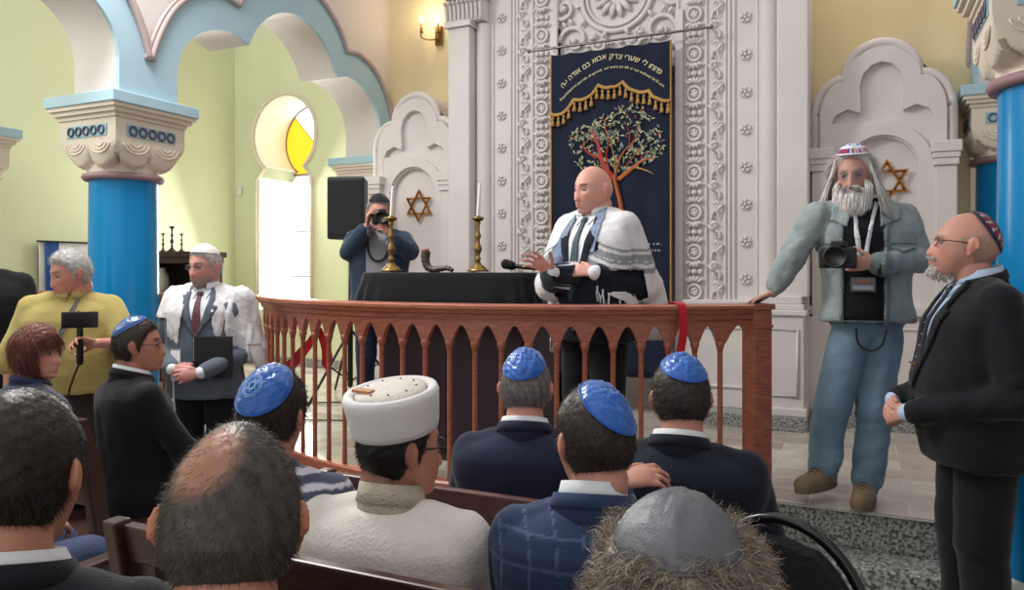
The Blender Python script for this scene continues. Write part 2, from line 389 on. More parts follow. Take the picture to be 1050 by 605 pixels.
def make_person(label, loc, face, pose='stand', height=1.75, head=(0, 0, 0), hs=1.0, hoff=(0, 0, 0), J=None, skin='#c99a86', vox=.006, wide=1.0, deep=1.0, jaw=1.0, nose=1.0,
                paint=None, hands=None, lean=(0, 0), ws=1, sh=1, eyes=True, group=None, lower=True, hands_on=(1, 1), neckr=.060, shoulders=0):
    """returns a Person with joints in its own frame (x right, y front, z up) and the body mesh as top-level object"""
    k = height/1.75; p = Person(); p.k = k
    if pose == 'stand':
        j = dict(P=(0, 0, .92), N=(lean[0], lean[1]-.005, 1.50), hipR=(.09, 0, .92), knR=(.10, .02, .50), anR=(.11, 0, .09), hipL=(-.09, 0, .92), knL=(-.10, .02, .50), anL=(-.11, 0, .09),
                 elR=(.255, -.02, 1.12), wrR=(.27, .10, .88), elL=(-.255, -.02, 1.12), wrL=(-.27, .10, .88), toeR=(.13, .17, .03), toeL=(-.13, .17, .03))
        P0 = np.array((0, 0, .92)); zs = .92
    else:
        j = dict(P=(0, -.02, .55), N=(lean[0], lean[1]-.04, 1.06), hipR=(.10, 0, .53), knR=(.12, .38, .53), anR=(.12, .37, .09), hipL=(-.10, 0, .53), knL=(-.12, .38, .53), anL=(-.12, .37, .09),
                 elR=(.25, .08, .74), wrR=(.13, .30, .63), elL=(-.25, .08, .74), wrL=(-.13, .30, .63), toeR=(.13, .53, .03), toeL=(-.13, .53, .03))
    N = np.array(j['N'], float); sR = (.17+shoulders)*ws**.5*sh
    j['shR'] = tuple(N+(sR, 0, -.085)); j['shL'] = tuple(N+(-sR, 0, -.085))
    j['H'] = tuple(N+np.array((0, .025, .124))+np.array(hoff))
    j = {a: np.array(b, float)*k for a, b in j.items()}
    for a, b in (J or {}).items(): j[a] = np.array(b, float)
    p.j = j; R = rotm(*head); H = j['H']; p.R = R; p.H = H; p.hs = hs; p.hp = dict(wide=wide, deep=deep, jaw=jaw, nose=nose)
    mb = MB()
    D = dirgrid(72, 56).reshape(-1, 3); V = H+hs*head_surf(D, 1, wide, deep, jaw, nose)@R.T
    I = np.arange(56*72).reshape(56, 72); F = np.stack([I[:-1], I[1:], np.roll(I[1:], -1, 1), np.roll(I[:-1], -1, 1)], -1).reshape(-1, 4)
    mb.addnp(V, F[:, ::-1])
    for s in (1, -1): add_ear(mb, s, R, H, hs, wide)
    nb = H+hs*R@np.array((0, -.030, -.075)); mb.capsule(j['N']+(0, 0, -.05), nb, neckr*1.05, neckr, 20)
    torso_loft(mb, j['P'], j['N'], j['shR']-j['shL'], z0=.9, ws=.8*ws, ds=.75, n=24, sh=.9, off=-.02)
    for s in 'RL':
        mb.capsule(j['sh'+s], j['el'+s], .042, .036, 12); mb.capsule(j['el'+s], j['wr'+s], .036, .026, 12)
        mb.capsule(j['hip'+s], j['kn'+s], .07, .05, 12); mb.capsule(j['kn'+s], j['an'+s], .048, .035, 12); mb.capsule(j['an'+s]-(0, 0, .03), j['an'+s]*.4+j['toe'+s]*.6-(0, 0, .0), .026, .016, 10)
        hh = (hands or {}).get(s, {}); d = hh.get('d', j['wr'+s]-j['el'+s]); nr = hh.get('n', (-.3 if s == 'R' else .3, .2, -.5) if pose == 'sit' else ((-1, 0, 0) if s == 'R' else (1, 0, 0)))
        hand(mb, j['wr'+s], d, nr, (1 if s == 'R' else -1), hh.get('curl', (25, 30, 20)), hh.get('spread', 5), hh.get('thumb', (38, 15)), hh.get('sc', 1.0), hh.get('fc'))
    me = remesh(mb, vox, 2)
    V = getV(me).astype(float); L = (V-H)@R/hs
    base = np.array(lin(skin)); C = np.repeat(base[None], len(V), 0); x, y, z = L.T; r = np.linalg.norm(L, axis=1)
    hd = (r < .17); C *= (1+.06*wob(V, 60, 3))[:, None]
    def mix(C, w, col): w = np.clip(w, 0, 1)[:, None]; return C*(1-w)+np.array(col)*w
    red = base*np.array((1.12, .70, .66)); fr = (y > .03)&hd
    C = mix(C, .45*hd*(np.abs(x) > .070)*G(y+.015, .03)*G(z, .04), red)
    C = mix(C, .35*fr*(G(np.abs(x)-.042, .022)*G(z+.03, .022)+G(x, .015)*G(z+.035, .015)), red)
    C = mix(C, .8*fr*G(x, .022)**2*G(z+.070, .009), base*np.array((.85, .42, .42)))
    C = mix(C, .35*fr*G(np.abs(x)-.032, .017)*G(z-.004, .012), base*.55)
    pt = paint or {}
    if 'brow' in pt: C = mix(C, .85*fr*np.clip(1.4*np.exp(-((np.abs(x)-.031)/.019)**4)*G(z-.027-.004*G(np.abs(x)-.03, .02), .0045), 0, 1), lin(pt['brow']))
    if 'beard' in pt:
        w = np.clip((-z-.042)/.02, 0, 1)*np.clip((y+.02)/.03, 0, 1)*hd*(1-G(x, .022)*G(z+.070, .007)*.9); C = mix(C, pt.get('bw', .6)*w, lin(pt['beard']))
    if 'stub' in pt:
        w = hd*(z > pt.get('sz', -.08))*np.clip((-y-.0)/.03+z*6, 0, 1); C = mix(C, pt.get('sw', .4)*w, lin(pt['stub']))
    setcol(me, C)
    m = mat('skin', '#c99a86', .5, bump=.08, bscale=300, spec=.35, attr='Col')
    b = m.node_tree.nodes['Principled BSDF']; b.inputs['Subsurface Weight'].default_value = .08; b.inputs['Subsurface Radius'].default_value = (.012, .004, .002)
    o = lk('person', me, m); o.location = loc; o.rotation_euler = (0, 0, math.radians(face)); tag(o, label, 'person', group); p.o = o
    if eyes:
        for s in (1, -1):
            e = MB(); e.sphere((0, 0, 0), .0120*hs, 16, 12); c = H+hs*R@np.array((s*.031, .0735*deep, .006))
            V, F = e.data(); V = V@R.T; Dl = V@R/(.0120*hs)
            col = np.where((Dl[:, 1] > .84)[:, None], np.array(lin('#1d1512')), np.array(lin('#94847c')))
            ob = npmesh('eye', V+c, F, mat('eye', '#ffffff', .2, attr='Col'), o, attrs=col)
    return p
def hl_normal(v):
    """lowest w of hair for front coordinate v (short hair)"""
    return np.interp(v, [-1, -.6, -.3, -.12, .02, .12, .3, .5, .7, 1], [-.76, -.72, -.50, -.10, -.02, -.22, .22, .48, .60, .60])
def hairmask(D, kind='short', hl=0.0):
    x, y, z = D.T; h = hl_normal(y)+hl; m = z-h
    if kind == 'horseshoe': m = np.minimum(m, np.interp(y, [-1, -.5, 0, .4], [.35, .45, .35, .2])-z+.25*(np.abs(x) < .0))
    return m
def headpts(p, D, off): 
    V = head_surf(D, 0, p.hp['wide'], p.hp['deep'], p.hp['jaw'], 1)
    n = D/np.array((.078**1, .098, .122)); n /= np.linalg.norm(n, axis=1)[:, None]
    return p.H+p.hs*((V+n*np.asarray(off).reshape(-1, 1))@p.R.T), n@p.R.T
def strands(name, roots, dirs, length, width, m, parent, seg=3, curl=0, droop=.3, seed=1, cols=None, jit=.25, curlf=1.0):
    rs = np.random.default_rng(seed); n = len(roots); d = dirs+rs.normal(size=(n, 3))*jit; d /= np.linalg.norm(d, axis=1)[:, None]
    L = length*rs.uniform(.6, 1.15, n)
    sd = np.cross(d, rs.normal(size=(n, 3))); sd /= np.linalg.norm(sd, axis=1)[:, None]; b2 = np.cross(d, sd); P = roots.copy(); rows = []
    ph = rs.uniform(0, 6.28, n); cd = d.copy()
    for i in range(seg+1):
        w = width*(1-.75*i/seg); rows.append(P-sd*w/2); rows.append(P+sd*w/2)
        a = ph+curlf*i; c = cd+curl*(np.cos(a)[:, None]*sd+np.sin(a)[:, None]*b2); c[:, 2] -= droop*i/seg; c /= np.linalg.norm(c, axis=1)[:, None]
        P = P+c*(L/seg)[:, None]
    V = np.stack(rows, 1).reshape(-1, 3); k = 2*(seg+1); base = (np.arange(n)*k)[:, None]
    F = np.concatenate([base+np.array([2*i, 2*i+1, 2*i+3, 2*i+2]) for i in range(seg)])
    return V, F
def make_hair(p, color, kind='short', thick=.010, hl=0.0, n=5000, length=.02, dens=None, color2=None, strandw=.0009, curl=0, jit=.3, droop=.25, seed=1, back=.6, vary=.35, clump=0, mfun=None, name='hair', up=0, curlf=1.0, seg=3, thickf=None, part=0):
    D = dirgrid(120, 90); Df = D.reshape(-1, 3); m = (mfun(Df) if mfun else hairmask(Df, kind, hl)).reshape(D.shape[:2])
    m = m+.03*wob(Df, 16, seed).reshape(m.shape)
    t = np.clip(m/.22, -1, 1); off = thick*np.where(t > 0, np.clip(t, 0, 1)**.6, 0)-.004*(t <= 0)-.002*(t > 0)*(t < .05)
    if thickf is None: thickf = lambda D_: .38+.62*np.clip((D_[:, 2]+.1)/.6, 0, 1)
    off = np.where(off > 0, off*thickf(Df).reshape(off.shape), off)
    off = off+(t > .2)*thick*.12*wob(Df, 30, seed+5).reshape(t.shape)
    V, Nn = headpts(p, Df, off.ravel()); I = np.arange(len(Df)).reshape(m.shape)
    F = np.stack([I[:-1], np.roll(I[:-1], -1, 1), np.roll(I[1:], -1, 1), I[1:]], -1).reshape(-1, 4)
    keep = (m.ravel()[F] > -.06).any(1); F = F[keep]
    # inner layer gives the shell its thickness
    c1 = np.array(lin(color)); c2 = np.array(lin(color2 or color))
    w = np.clip(.5+.5*wob(Df, 22, seed+9), 0, 1)[:, None]; Cc = c1*(1-w)+c2*w
    if dens is not None:
        dm = dens(Df); sk = np.array(lin(p.skinc)) if hasattr(p, 'skinc') else np.array(lin('#b98573')); q = np.clip((1-dm)*1.1, 0, 1)[:, None]*.85; Cc = Cc*(1-q)+sk*q
    Vi, _ = headpts(p, Df, off.ravel()*0-.004); parts = [V, Vi]; Fs = [F, F[:, ::-1]+len(V)]; cols = [Cc, Cc]
    if n:
        rs = np.random.default_rng(seed); d = rs.normal(size=(n*3, 3)); d /= np.linalg.norm(d, axis=1)[:, None]
        mm = (mfun(d) if mfun else hairmask(d, kind, hl)); ok = mm > 0.0
        if dens is not None: ok &= rs.uniform(size=len(d)) < dens(d)
        d = d[ok][:n]; mm = mm[ok][:n]; o2 = thick*np.clip(mm/.22, 0, 1)**.6-.003
        if thickf is not None: o2 = o2*thickf(d)
        r, nn = headpts(p, d, o2)
        # lie of the hair: away from crown, down/back
        crown = p.R@np.array((0, -.45, .85)); dn = -crown[None]+nn*np.dot(nn, crown)[:, None]; dn /= np.linalg.norm(dn, axis=1)[:, None]+1e-6
        if part: w_ = np.clip((d[:, 1]-.05)/.3, 0, 1)[:, None]; sd_ = (np.sign(d[:, :1]+.05)*(p.R@np.array((1., 0, 0)))[None]); dn = dn*(1-w_)+w_*(sd_*.95+np.array((0, 0, -.25))-(p.R@np.array((0, 1., 0)))[None]*.35)
        dr = nn*(1-back)+dn*back+np.array((0, 0, up))
        if clump: dr = dr+clump*np.stack([wob(r, 75, seed+31+q_) for q_ in range(3)], -1)
        Vs, Fs2 = strands('s', r, dr, length*p.hs, strandw, None, None, seg, curl, droop, seed, jit=jit, curlf=curlf)
        parts.append(Vs); Fs.append(Fs2+2*len(V)); w = rs.uniform(0, 1, len(d))[:, None]; sc = (c1*(1-w)+c2*w)*rs.uniform(1-vary, 1+vary, (len(d), 1)); cols.append(np.repeat(sc, 2*(seg+1), 0))
    mm_ = mat('hair', '#333333', .45, spec=.4, attr='Col')
    V = np.concatenate(parts)
    o = npmesh(name, V, np.concatenate(Fs), mm_, p.o, attrs=np.concatenate(cols)); return o
def make_kippah(p, color, axis=(0, -.45, .9), ang=52, off=.016, m=None, paint=None, seam=4, crinkle=.0025, flat=0, seed=0, rimcol=None, name='kippah', peak=0, roll=None):
    ax = np.array(axis, float); ax /= np.linalg.norm(ax); u = np.cross(ax, (1, 0, 0)); u /= np.linalg.norm(u); v = np.cross(ax, u)
    nr, na = 22, 72; th = np.radians(ang)*np.linspace(0.001, 1, nr); az = np.linspace(0, 2*PI, na, endpoint=False)
    T, A = np.meshgrid(th, az, indexing='ij'); D = np.cos(T)[..., None]*ax+np.sin(T)[..., None]*(np.cos(A)[..., None]*u+np.sin(A)[..., None]*v); Df = D.reshape(-1, 3)
    o = np.full(len(Df), off); t = (T/T.max()).ravel(); a = A.ravel()
    o += .0022*np.exp(-(np.sin(a*seam/2)*t*6)**2)*(t > .08) - flat*t*.0
    o += crinkle*wob(Df, 20, seed)*np.clip(1.2-t, 0, 1)+crinkle*.6*wob(Df, 48, seed+1)
    o += peak*(1-t)**2 - .004*t**8
    V1, n1 = headpts(p, Df, o); V2, _ = headpts(p, Df, o-.004); I = np.arange(nr*na).reshape(nr, na)
    F = np.stack([I[:-1], I[1:], np.roll(I[1:], -1, 1), np.roll(I[:-1], -1, 1)], -1).reshape(-1, 4)
    S = np.stack([I[-1], I[-1]+nr*na, np.roll(I[-1], -1)+nr*na, np.roll(I[-1], -1)], -1)
    c = np.array(lin(color)); Cc = np.repeat(c[None], len(Df), 0)*(1+.08*wob(Df, 10, 4))[:, None]
    if rimcol: Cc[t > .93] = lin(rimcol)
    if paint: Cc = paint(Cc, t, a, Df)
    o_ = npmesh(name, np.concatenate([V1, V2]), np.concatenate([F, F[:, ::-1]+nr*na, S]), m or mat('satin', '#2060b0', .30, spec=.6, sheen=.3, attr='Col', bump=.1, bscale=90), p.o, attrs=np.concatenate([Cc, Cc]))
    # rim cord
    R_, _ = headpts(p, Df.reshape(nr, na, 3)[-1], np.full(na, off-.003)); Vr, Fr = tube_np(R_, .0022*p.hs, 6, True)
    npmesh('rim', Vr, np.array(Fr), mat('rim_'+(rimcol or color).strip('#'), rimcol or color, .5), o_)
    return o_
def make_glasses(p, color='#241c18', r=(.026, .019), full=True, metal=0, lens=True, name='glasses', t=.0014):
    R, H, hs = p.R, p.H, p.hs; y0 = .093*p.hp['deep']+.001; g = MB(); T = lambda q: H+hs*(R@np.array(q))
    for s in (1, -1):
        pts = []
        for a in np.linspace(0, 2*PI, 20, endpoint=False):
            cx = np.sign(math.cos(a))*abs(math.cos(a))**.75; cy = np.sign(math.sin(a))*abs(math.sin(a))**.8
            pts.append(T((s*.033+r[0]*cx, y0-.004*abs(cx)*(cx*s > 0), .004+r[1]*cy)))
        V, F = tube_np(pts, t*hs, 6, True); g.addnp_list(V, F)
        V, F = tube_np([T((s*(.033+r[0]), y0-.004, .008)), T((s*.072*p.hp['wide'], y0-.02, .010)), T((s*(.080*p.hp['wide']), .03, .012)), T((s*(.081*p.hp['wide']), -.012, .010)), T((s*(.079*p.hp['wide']), -.022, -.004))], t*1.1*hs, 6); g.addnp_list(V, F)
    V, F = tube_np([T((-.009, y0, .008)), T((0, y0+.004, .011)), T((.009, y0, .008))], t*hs, 6); g.addnp_list(V, F)
    o = g.build(name, mat('frame_'+color.strip('#'), color, .35, metal), p.o, smooth=True)
    if lens:
        lm = mat('lens_glass', '#55606a', .08, spec=.4); lm.node_tree.nodes['Principled BSDF'].inputs['Alpha'].default_value = .16
        for s in (1, -1):
            l = MB(); cc = T((s*.033, y0-.001, .004)); V = [cc+hs*R@np.array((r[0]*.95*math.cos(a), 0, r[1]*.95*math.sin(a))) for a in np.linspace(0, 2*PI, 20, endpoint=False)]
            V = np.array(V); nrm = R@np.array((0, .0005, 0)); l.add(np.concatenate([V+nrm, V-nrm]), [tuple(range(20)), tuple(range(20, 40))[::-1]]+[(i, i+20, (i+1) % 20+20, (i+1) % 20) for i in range(20)])
            l.build('lens', lm, o)
    return o
def make_top(p, m, name='jacket', z0=.80, off=.012, sl=(.066, .056, .043), vox=.011, belly=0, ws=1, ds=1, wrinkle=.005, wf=16, sh=1, slv='long', seed=0, extra=None, ex=2.4, smooth=4, cuff=.0, arms='RL', ztop=1.495, puff=0):
    j = p.j; mb = MB(); torso_loft(mb, j['P'], j['N'], j['shR']-j['shL'], z0=z0, ws=ws, ds=ds, belly=belly, off=off, z1=ztop, sh=sh, ex=ex)
    for s in arms:
        S = j['sh'+s]; E = j['el'+s]; W = j['wr'+s]
        mb.capsule(S, E, sl[0], sl[1], 16)
        if slv == 'long':
            d = W-E; d = d/np.linalg.norm(d); mb.capsule(E, W-d*(.035+cuff), sl[1], sl[2], 16)
        mid = (j['N']+np.array((0, 0, -.06))*p.k); mb.capsule(S+(0, 0, -.004), mid*.5+S*.5+(0, 0, .012), sl[0]*.95, sl[0]*.95, 12)
    if extra: extra(mb, j)
    E1 = [j['elR'], j['elL']]
    def disp(V, N):
        w = wob(V*np.array((1, 1, .7)), wf, seed)*wrinkle+wob(V*np.array((1, 1, .6)), wf*2.3, seed+9)*wrinkle*.35
        for q in E1:
            d = np.linalg.norm(V-q, axis=1); w = w+np.exp(-(d/.12)**2)*.007*wob(V*np.array((.8, .8, 1.8)), 42, seed+3)
        return w
    me = remesh(mb, vox, smooth, disp); o = lk(name, me, m, p.o); p.top = o; p.bvh = fullmesh_bvh(me); return o
def make_trousers(p, m, top=.98, r=(.098, .072, .062), vox=.012, wrinkle=.004, shoes='#15120f', name='trousers', lift=.0, shoem=None, seed=3, ws=1, shoesz=1.0):
    j = p.j; mb = MB(); up = (j['N']-j['P']); up /= np.linalg.norm(up)
    rt = j['hipR']-j['hipL']; rt /= np.linalg.norm(rt)
    mb.capsule(j['P']-rt*.06*ws, j['P']+rt*.06*ws, .125*ws, .125*ws, 20, .9); mb.capsule(j['P'], j['P']+up*.06, .13*ws, .125*ws, 16)
    for s in 'RL':
        mb.capsule(j['hip'+s], j['kn'+s], r[0], r[1]+.006, 18); d = j['an'+s]-j['kn'+s]; L = np.linalg.norm(d); d = d/L
        mb.capsule(j['kn'+s], j['kn'+s]+d*(L-.06+lift), r[1], r[2], 18)
    def disp(V, N):
        w = wob(V*np.array((.8, .8, 1.5)), 15, seed)*wrinkle
        for s in 'RL':
            for q, a in ((j['kn'+s], .006), (j['an'+s]+(0, 0, .05), .008)):
                dd = np.linalg.norm(V-q, axis=1); w = w+np.exp(-(dd/.13)**2)*a*.9*wob(V*np.array((.6, .6, 2.2)), 34, seed+7)
        return w
    o = lk(name, remesh(mb, vox, 3, disp), m, p.o)
    if shoes:
        for s in 'RL':
            a = j['an'+s]; t = j['toe'+s]; f = t-a; f[2] = 0; f /= np.linalg.norm(f); z0 = a[2]-.09; b = MB(); q = shoesz
            A = np.array((a[0], a[1], z0))
            b.capsule(A-f*.030+(0, 0, .050), A+f*.05+(0, 0, .055), .044*q, .050*q, 14, 1.0); b.capsule(A+f*.05+(0, 0, .048), A+f*.16*q+(0, 0, .036), .050*q, .040*q, 14, .75 if 0 else 1.0, np.array((-f[1], f[0], 0)))
            b.capsule(A-f*.01+(0, 0, .05), A-f*.0+(0, 0, .12), .050*q, .052*q, 12)
            me = remesh(b, .008, 2); V = getV(me); V[:, 2] = np.maximum(V[:, 2], z0+.004); me.vertices.foreach_set('co', V.ravel()); me.update()
            sh = lk('shoe', me, shoem or mat('shoe_'+shoes.strip('#'), shoes, .35, spec=.6), p.o)
            # sole
            sv = []; sd = np.array((-f[1], f[0], 0))
            for t_ in np.linspace(0, 2*PI, 28, endpoint=False):
                u = math.cos(t_); v = math.sin(t_); sv.append(A+f*(.062+.145*q*u)+sd*v*(.050+.004*u)*q)
            sv = np.array(sv); so = MB(); n = 28; lo = sv.copy(); lo[:, 2] = z0+.001; hi = sv.copy(); hi[:, 2] = z0+.024; so.add(np.concatenate([lo, hi]), [tuple(range(n))[::-1], tuple(range(n, 2*n))]+[(i, (i+1) % n, n+(i+1) % n, n+i) for i in range(n)])
            so.build('sole', mat('sole', '#2a2521', .7) if shoes != '#8b7660' else mat('sole_pale', '#6d5f50', .8), sh, bevel=.003)
    return o
def make_collar(p, m, r=.062, h=.042, tilt=.3, name='collar', lift=0, open_=0, thick=.004, z=None, ry=1.0, base=None):
    """turned collar round the neck, higher at the back"""
    N = p.j['N']+(0, 0, lift); n = 40; a = np.linspace(PI/2+open_, PI/2+2*PI-open_, n); rows = []
    for (t, dr, dz) in ((0, .020, -.050), (.5, .004, h*.4), (1, -.002, h), (1.2, .003, h+.002), (1.4, .008, h*.55), (1.6, .014, h*.05)):
        bk = np.clip(-np.sin(a), -1, 1)
        rows.append(np.stack([N[0]+(r+dr)*np.cos(a), N[1]+.002-.10*max(dz, 0)+(r+dr)*np.sin(a)*ry, N[2]+dz-.008+tilt*.05*bk], -1))
    C = np.array(rows); A, B = C.shape[:2]; I = np.arange(A*B).reshape(A, B); F = np.stack([I[:-1, :-1], I[:-1, 1:], I[1:, 1:], I[1:, :-1]], -1).reshape(-1, 4)
    V = C.reshape(-1, 3); o = npmesh(name, V, F, m, p.o)
    md = o.modifiers.new('s', 'SOLIDIFY'); md.thickness = thick; md.offset = 0
    return o
def cuffs(p, m, r=.036, who='RL', L=.02):
    for s in who:
        W = p.j['wr'+s]; d = W-p.j['el'+s]; d = d/np.linalg.norm(d); b = MB(); b.capsule(W-d*.05, W-d*(.03-L), r, r, 14); V, F = b.data()
        lk('cuff', remesh(b, .006, 1), m, p.o)

def facept(p, x, z, off=0):
    """point on the face surface at head coordinates (x, z)"""
    D = dirgrid(160, 120).reshape(-1, 3); D = D[D[:, 1] > .05]; V = head_surf(D, 1, p.hp['wide'], p.hp['deep'], p.hp['jaw'], p.hp['nose'])
    i = np.argmin((V[:, 0]-x)**2+(V[:, 2]-z)**2); return p.H+p.hs*(p.R@(V[i]+np.array((0, off, 0))))
# ------------------------------------------------------------------ the building
M_ARK = mat('carved_plaster', '#d6cfcd', .55, vary=.04, vscale=3, bump=.1, bscale=25)
M_GREEN = mat('green_wall_paint', '#d0d4b0', .8, vary=.03, vscale=1.5)
M_BLUE = mat('pale_blue_paint', '#a5c3d0', .7, vary=.03, vscale=3)
M_WHITE = mat('warm_white_paint', '#d4ccc8', .75, vary=.02, vscale=2)
M_CREAM = mat('cream_plaster', '#d6cbbb', .7, vary=.03, vscale=6)
M_YEL = mat('yellow_wall_paint', '#e3d3aa', .8, vary=.03, vscale=2)
M_GOLD = mat('polished_gold', '#c08a3c', .22, 1)
M_COL = mat('blue_column_paint', '#0480bd', .26, spec=.3, coat=.1)
M_ROSE = mat('dusky_rose_paint', '#94757a', .6)
def granite():
    m = mat('grey_granite', '#8d8f8c', .35); nt = m.node_tree; N = nt.nodes; L = nt.links; b = N['Principled BSDF']
    tc = N.new('ShaderNodeTexCoord'); v = N.new('ShaderNodeTexNoise'); v.inputs['Scale'].default_value = 70; v.inputs['Detail'].default_value = 4
    r = N.new('ShaderNodeValToRGB'); e = r.color_ramp.elements; e[0].position = .38; e[0].color = (*lin('#3f4443'), 1); e[1].position = .62; e[1].color = (*lin('#b4b5af'), 1)
    L.new(tc.outputs['Object'], v.inputs['Vector']); L.new(v.outputs['Fac'], r.inputs['Fac']); L.new(r.outputs[0], b.inputs['Base Color']); return m
M_GRAN = granite()
def tiles(name, c1, c2, mort, w, h, rough=.18):
    m = mat(name, c1, rough); nt = m.node_tree; N = nt.nodes; L = nt.links; b = N['Principled BSDF']
    tc = N.new('ShaderNodeTexCoord'); br = N.new('ShaderNodeTexBrick'); br.offset = .5
    br.inputs['Scale'].default_value = 1; br.inputs['Brick Width'].default_value = w; br.inputs['Row Height'].default_value = h; br.inputs['Mortar Size'].default_value = .004
    br.inputs['Color1'].default_value = (*lin(c1), 1); br.inputs['Color2'].default_value = (*lin(c2), 1); br.inputs['Mortar'].default_value = (*lin(mort), 1); br.inputs['Bias'].default_value = -.2
    n = N.new('ShaderNodeTexNoise'); n.inputs['Scale'].default_value = 6; mx = N.new('ShaderNodeMixRGB'); mx.blend_type = 'OVERLAY'; mx.inputs[0].default_value = .35
    L.new(tc.outputs['Object'], br.inputs['Vector']); L.new(tc.outputs['Object'], n.inputs['Vector']); L.new(br.outputs['Color'], mx.inputs[1]); L.new(n.outputs['Fac'], mx.inputs[2]); L.new(mx.outputs[0], b.inputs['Base Color'])
    return m
M_TILE = tiles('marble_tiles', '#bab3a8', '#8f766a', '#c4bfb5', .44, .22)
M_FLOOR = tiles('nave_floor_tiles', '#a39c92', '#8d867d', '#777069', .4, .4, .3)
def wood(name, c1, c2, rough=.3, sc=3):
    m = mat(name, c1, rough, spec=.5); nt = m.node_tree; N = nt.nodes; L = nt.links; b = N['Principled BSDF']
    tc = N.new('ShaderNodeTexCoord'); mp = N.new('ShaderNodeMapping'); mp.inputs['Scale'].default_value = (sc, sc, sc*7)
    n = N.new('ShaderNodeTexNoise'); n.inputs['Scale'].default_value = 5; n.inputs['Detail'].default_value = 6; n.inputs['Distortion'].default_value = .6
    r = N.new('ShaderNodeValToRGB'); r.color_ramp.elements[0].position = .3; r.color_ramp.elements[1].position = .7
    r.color_ramp.elements[0].color = (*lin(c1), 1); r.color_ramp.elements[1].color = (*lin(c2), 1)
    L.new(tc.outputs['Object'], mp.inputs[0]); L.new(mp.outputs[0], n.inputs['Vector']); L.new(n.outputs['Fac'], r.inputs['Fac']); L.new(r.outputs[0], b.inputs['Base Color']); return m
M_RAIL = wood('red_oak_varnish', '#8c4a37', '#b06d57', .3)
M_BENCH = wood('dark_bench_wood', '#38221f', '#4d302b', .3)
M_BLACKW = wood('dark_brown_wood', '#2a1a16', '#3c2620', .4)
def struct(o, name=None):
    o['kind'] = 'structure'; return o
def sbox(name, lo, hi, m, bevel=0): return struct(MB().box(lo, hi).build(name, m, bevel=bevel))
sbox('floor', (-7.1, -3.5, -.1), (3.6, 7.2, 0), M_FLOOR)
# raised sanctuary floor with round bulge under the railing
AC = np.array((-2.075, 5.58)); AR = 2.28
def arc(r, a0, a1, n): return [(AC[0]+r*math.sin(a), AC[1]-r*math.cos(a)) for a in np.linspace(math.radians(a0), math.radians(a1), n)]
YN = 3.945; re = AR+.07; aL = math.degrees(math.acos((AC[1]-YN)/re))
def platform(name, z0, z1, yn, rr, m, right_only=False):
    a_ = math.degrees(math.acos((AC[1]-yn)/rr)); b = arc(rr, -a_, a_, 40)
    poly = [(-7.1, 7.1), (-7.1, yn)]+b+[(3.5, yn), (3.5, 7.1)]
    return struct(MB().prism(poly, z0, z1).build(name, m))
platform('platform', 0.0, .345, YN, re, M_GRAN)
platform('platform_tiles', .346, .36, YN-.012, re+.012, M_TILE)
struct(MB().prism([(-.42, 3.90), (3.5, 3.90), (3.5, YN-.06), (-.42, YN-.06)], .3605, .364).build('platform_nosing', mat('pale_terrazzo', '#9b9b92', .25, vary=.25, vscale=60)))
sbox('step', (-.40, 3.68, 0), (3.5, YN-.015, .18), M_GRAN, .006)
sbox('step', (-6.9, 3.68, 0), (-4.1, YN-.015, .18), M_GRAN, .006)
# outer walls
sbox('wall_left', (-7.3, -3.5, 0), (-7.1, 7.3, 5.2), M_GREEN)
sbox('wall_right', (3.5, -3.5, 0), (3.7, 7.3, 5.2), M_WHITE)
def wall_open(name, y0, y1, x0, x1, z1, hole, m):
    """wall in the XZ plane with one keyhole opening, built of side pieces and a top/bottom"""
    b = MB(); hx0 = min(p[0] for p in hole); hx1 = max(p[0] for p in hole); hz0 = min(p[1] for p in hole); hz1 = max(p[1] for p in hole)
    R_ = Matrix(((1,0,0,0),(0,0,1,0),(0,1,0,0),(0,0,0,1)))
    xm = (hx0+hx1)/2
    top = max(range(len(hole)), key=lambda i: hole[i][1]); 
    left = hole[:top+1]; right = hole[top:]
    Pl = [(x0, 0), (left[0][0], 0)]+left+[(hole[top][0], z1), (x0, z1)]
    Pr = [(right[-1][0], 0), (x1, 0), (x1, z1), (hole[top][0], z1)]+right
    # below the opening
    b.prism(Pl, y0, y1, R_); b.prism(Pr, y0, y1, R_); b.box((left[0][0], y0, 0), (right[-1][0], y1, hole[0][1]))
    return struct(b.build(name, m))
WX, WZ, WR = -6.31, 3.15, .475       # keyhole window
key = [(WX-.42, 1.02), (WX-.42, 2.80)]
a0 = math.asin(-.35/WR) if 0 else -math.radians(48)
for a in np.linspace(-.9, PI+.9, 30)[::-1]: key.append((WX+WR*math.cos(a)*.98, WZ+WR*math.sin(a)))
key[1] = (WX-.42, WZ-WR*math.sin(.9)-.0) if False else (WX-.40, WZ-.50)
key[0] = (WX-.40, 1.02)
key[-1] = (key[-1][0], key[-1][1]); key += [(WX+.40, WZ-.50), (WX+.40, 1.02)]
wall_open('wall_back_left', 7.1, 7.72, -7.1, -4.37, 5.2, key, M_GREEN)
sbox('baseboard_back', (-7.1, 7.07, .36), (-4.9, 7.1, .46), M_GRAN)
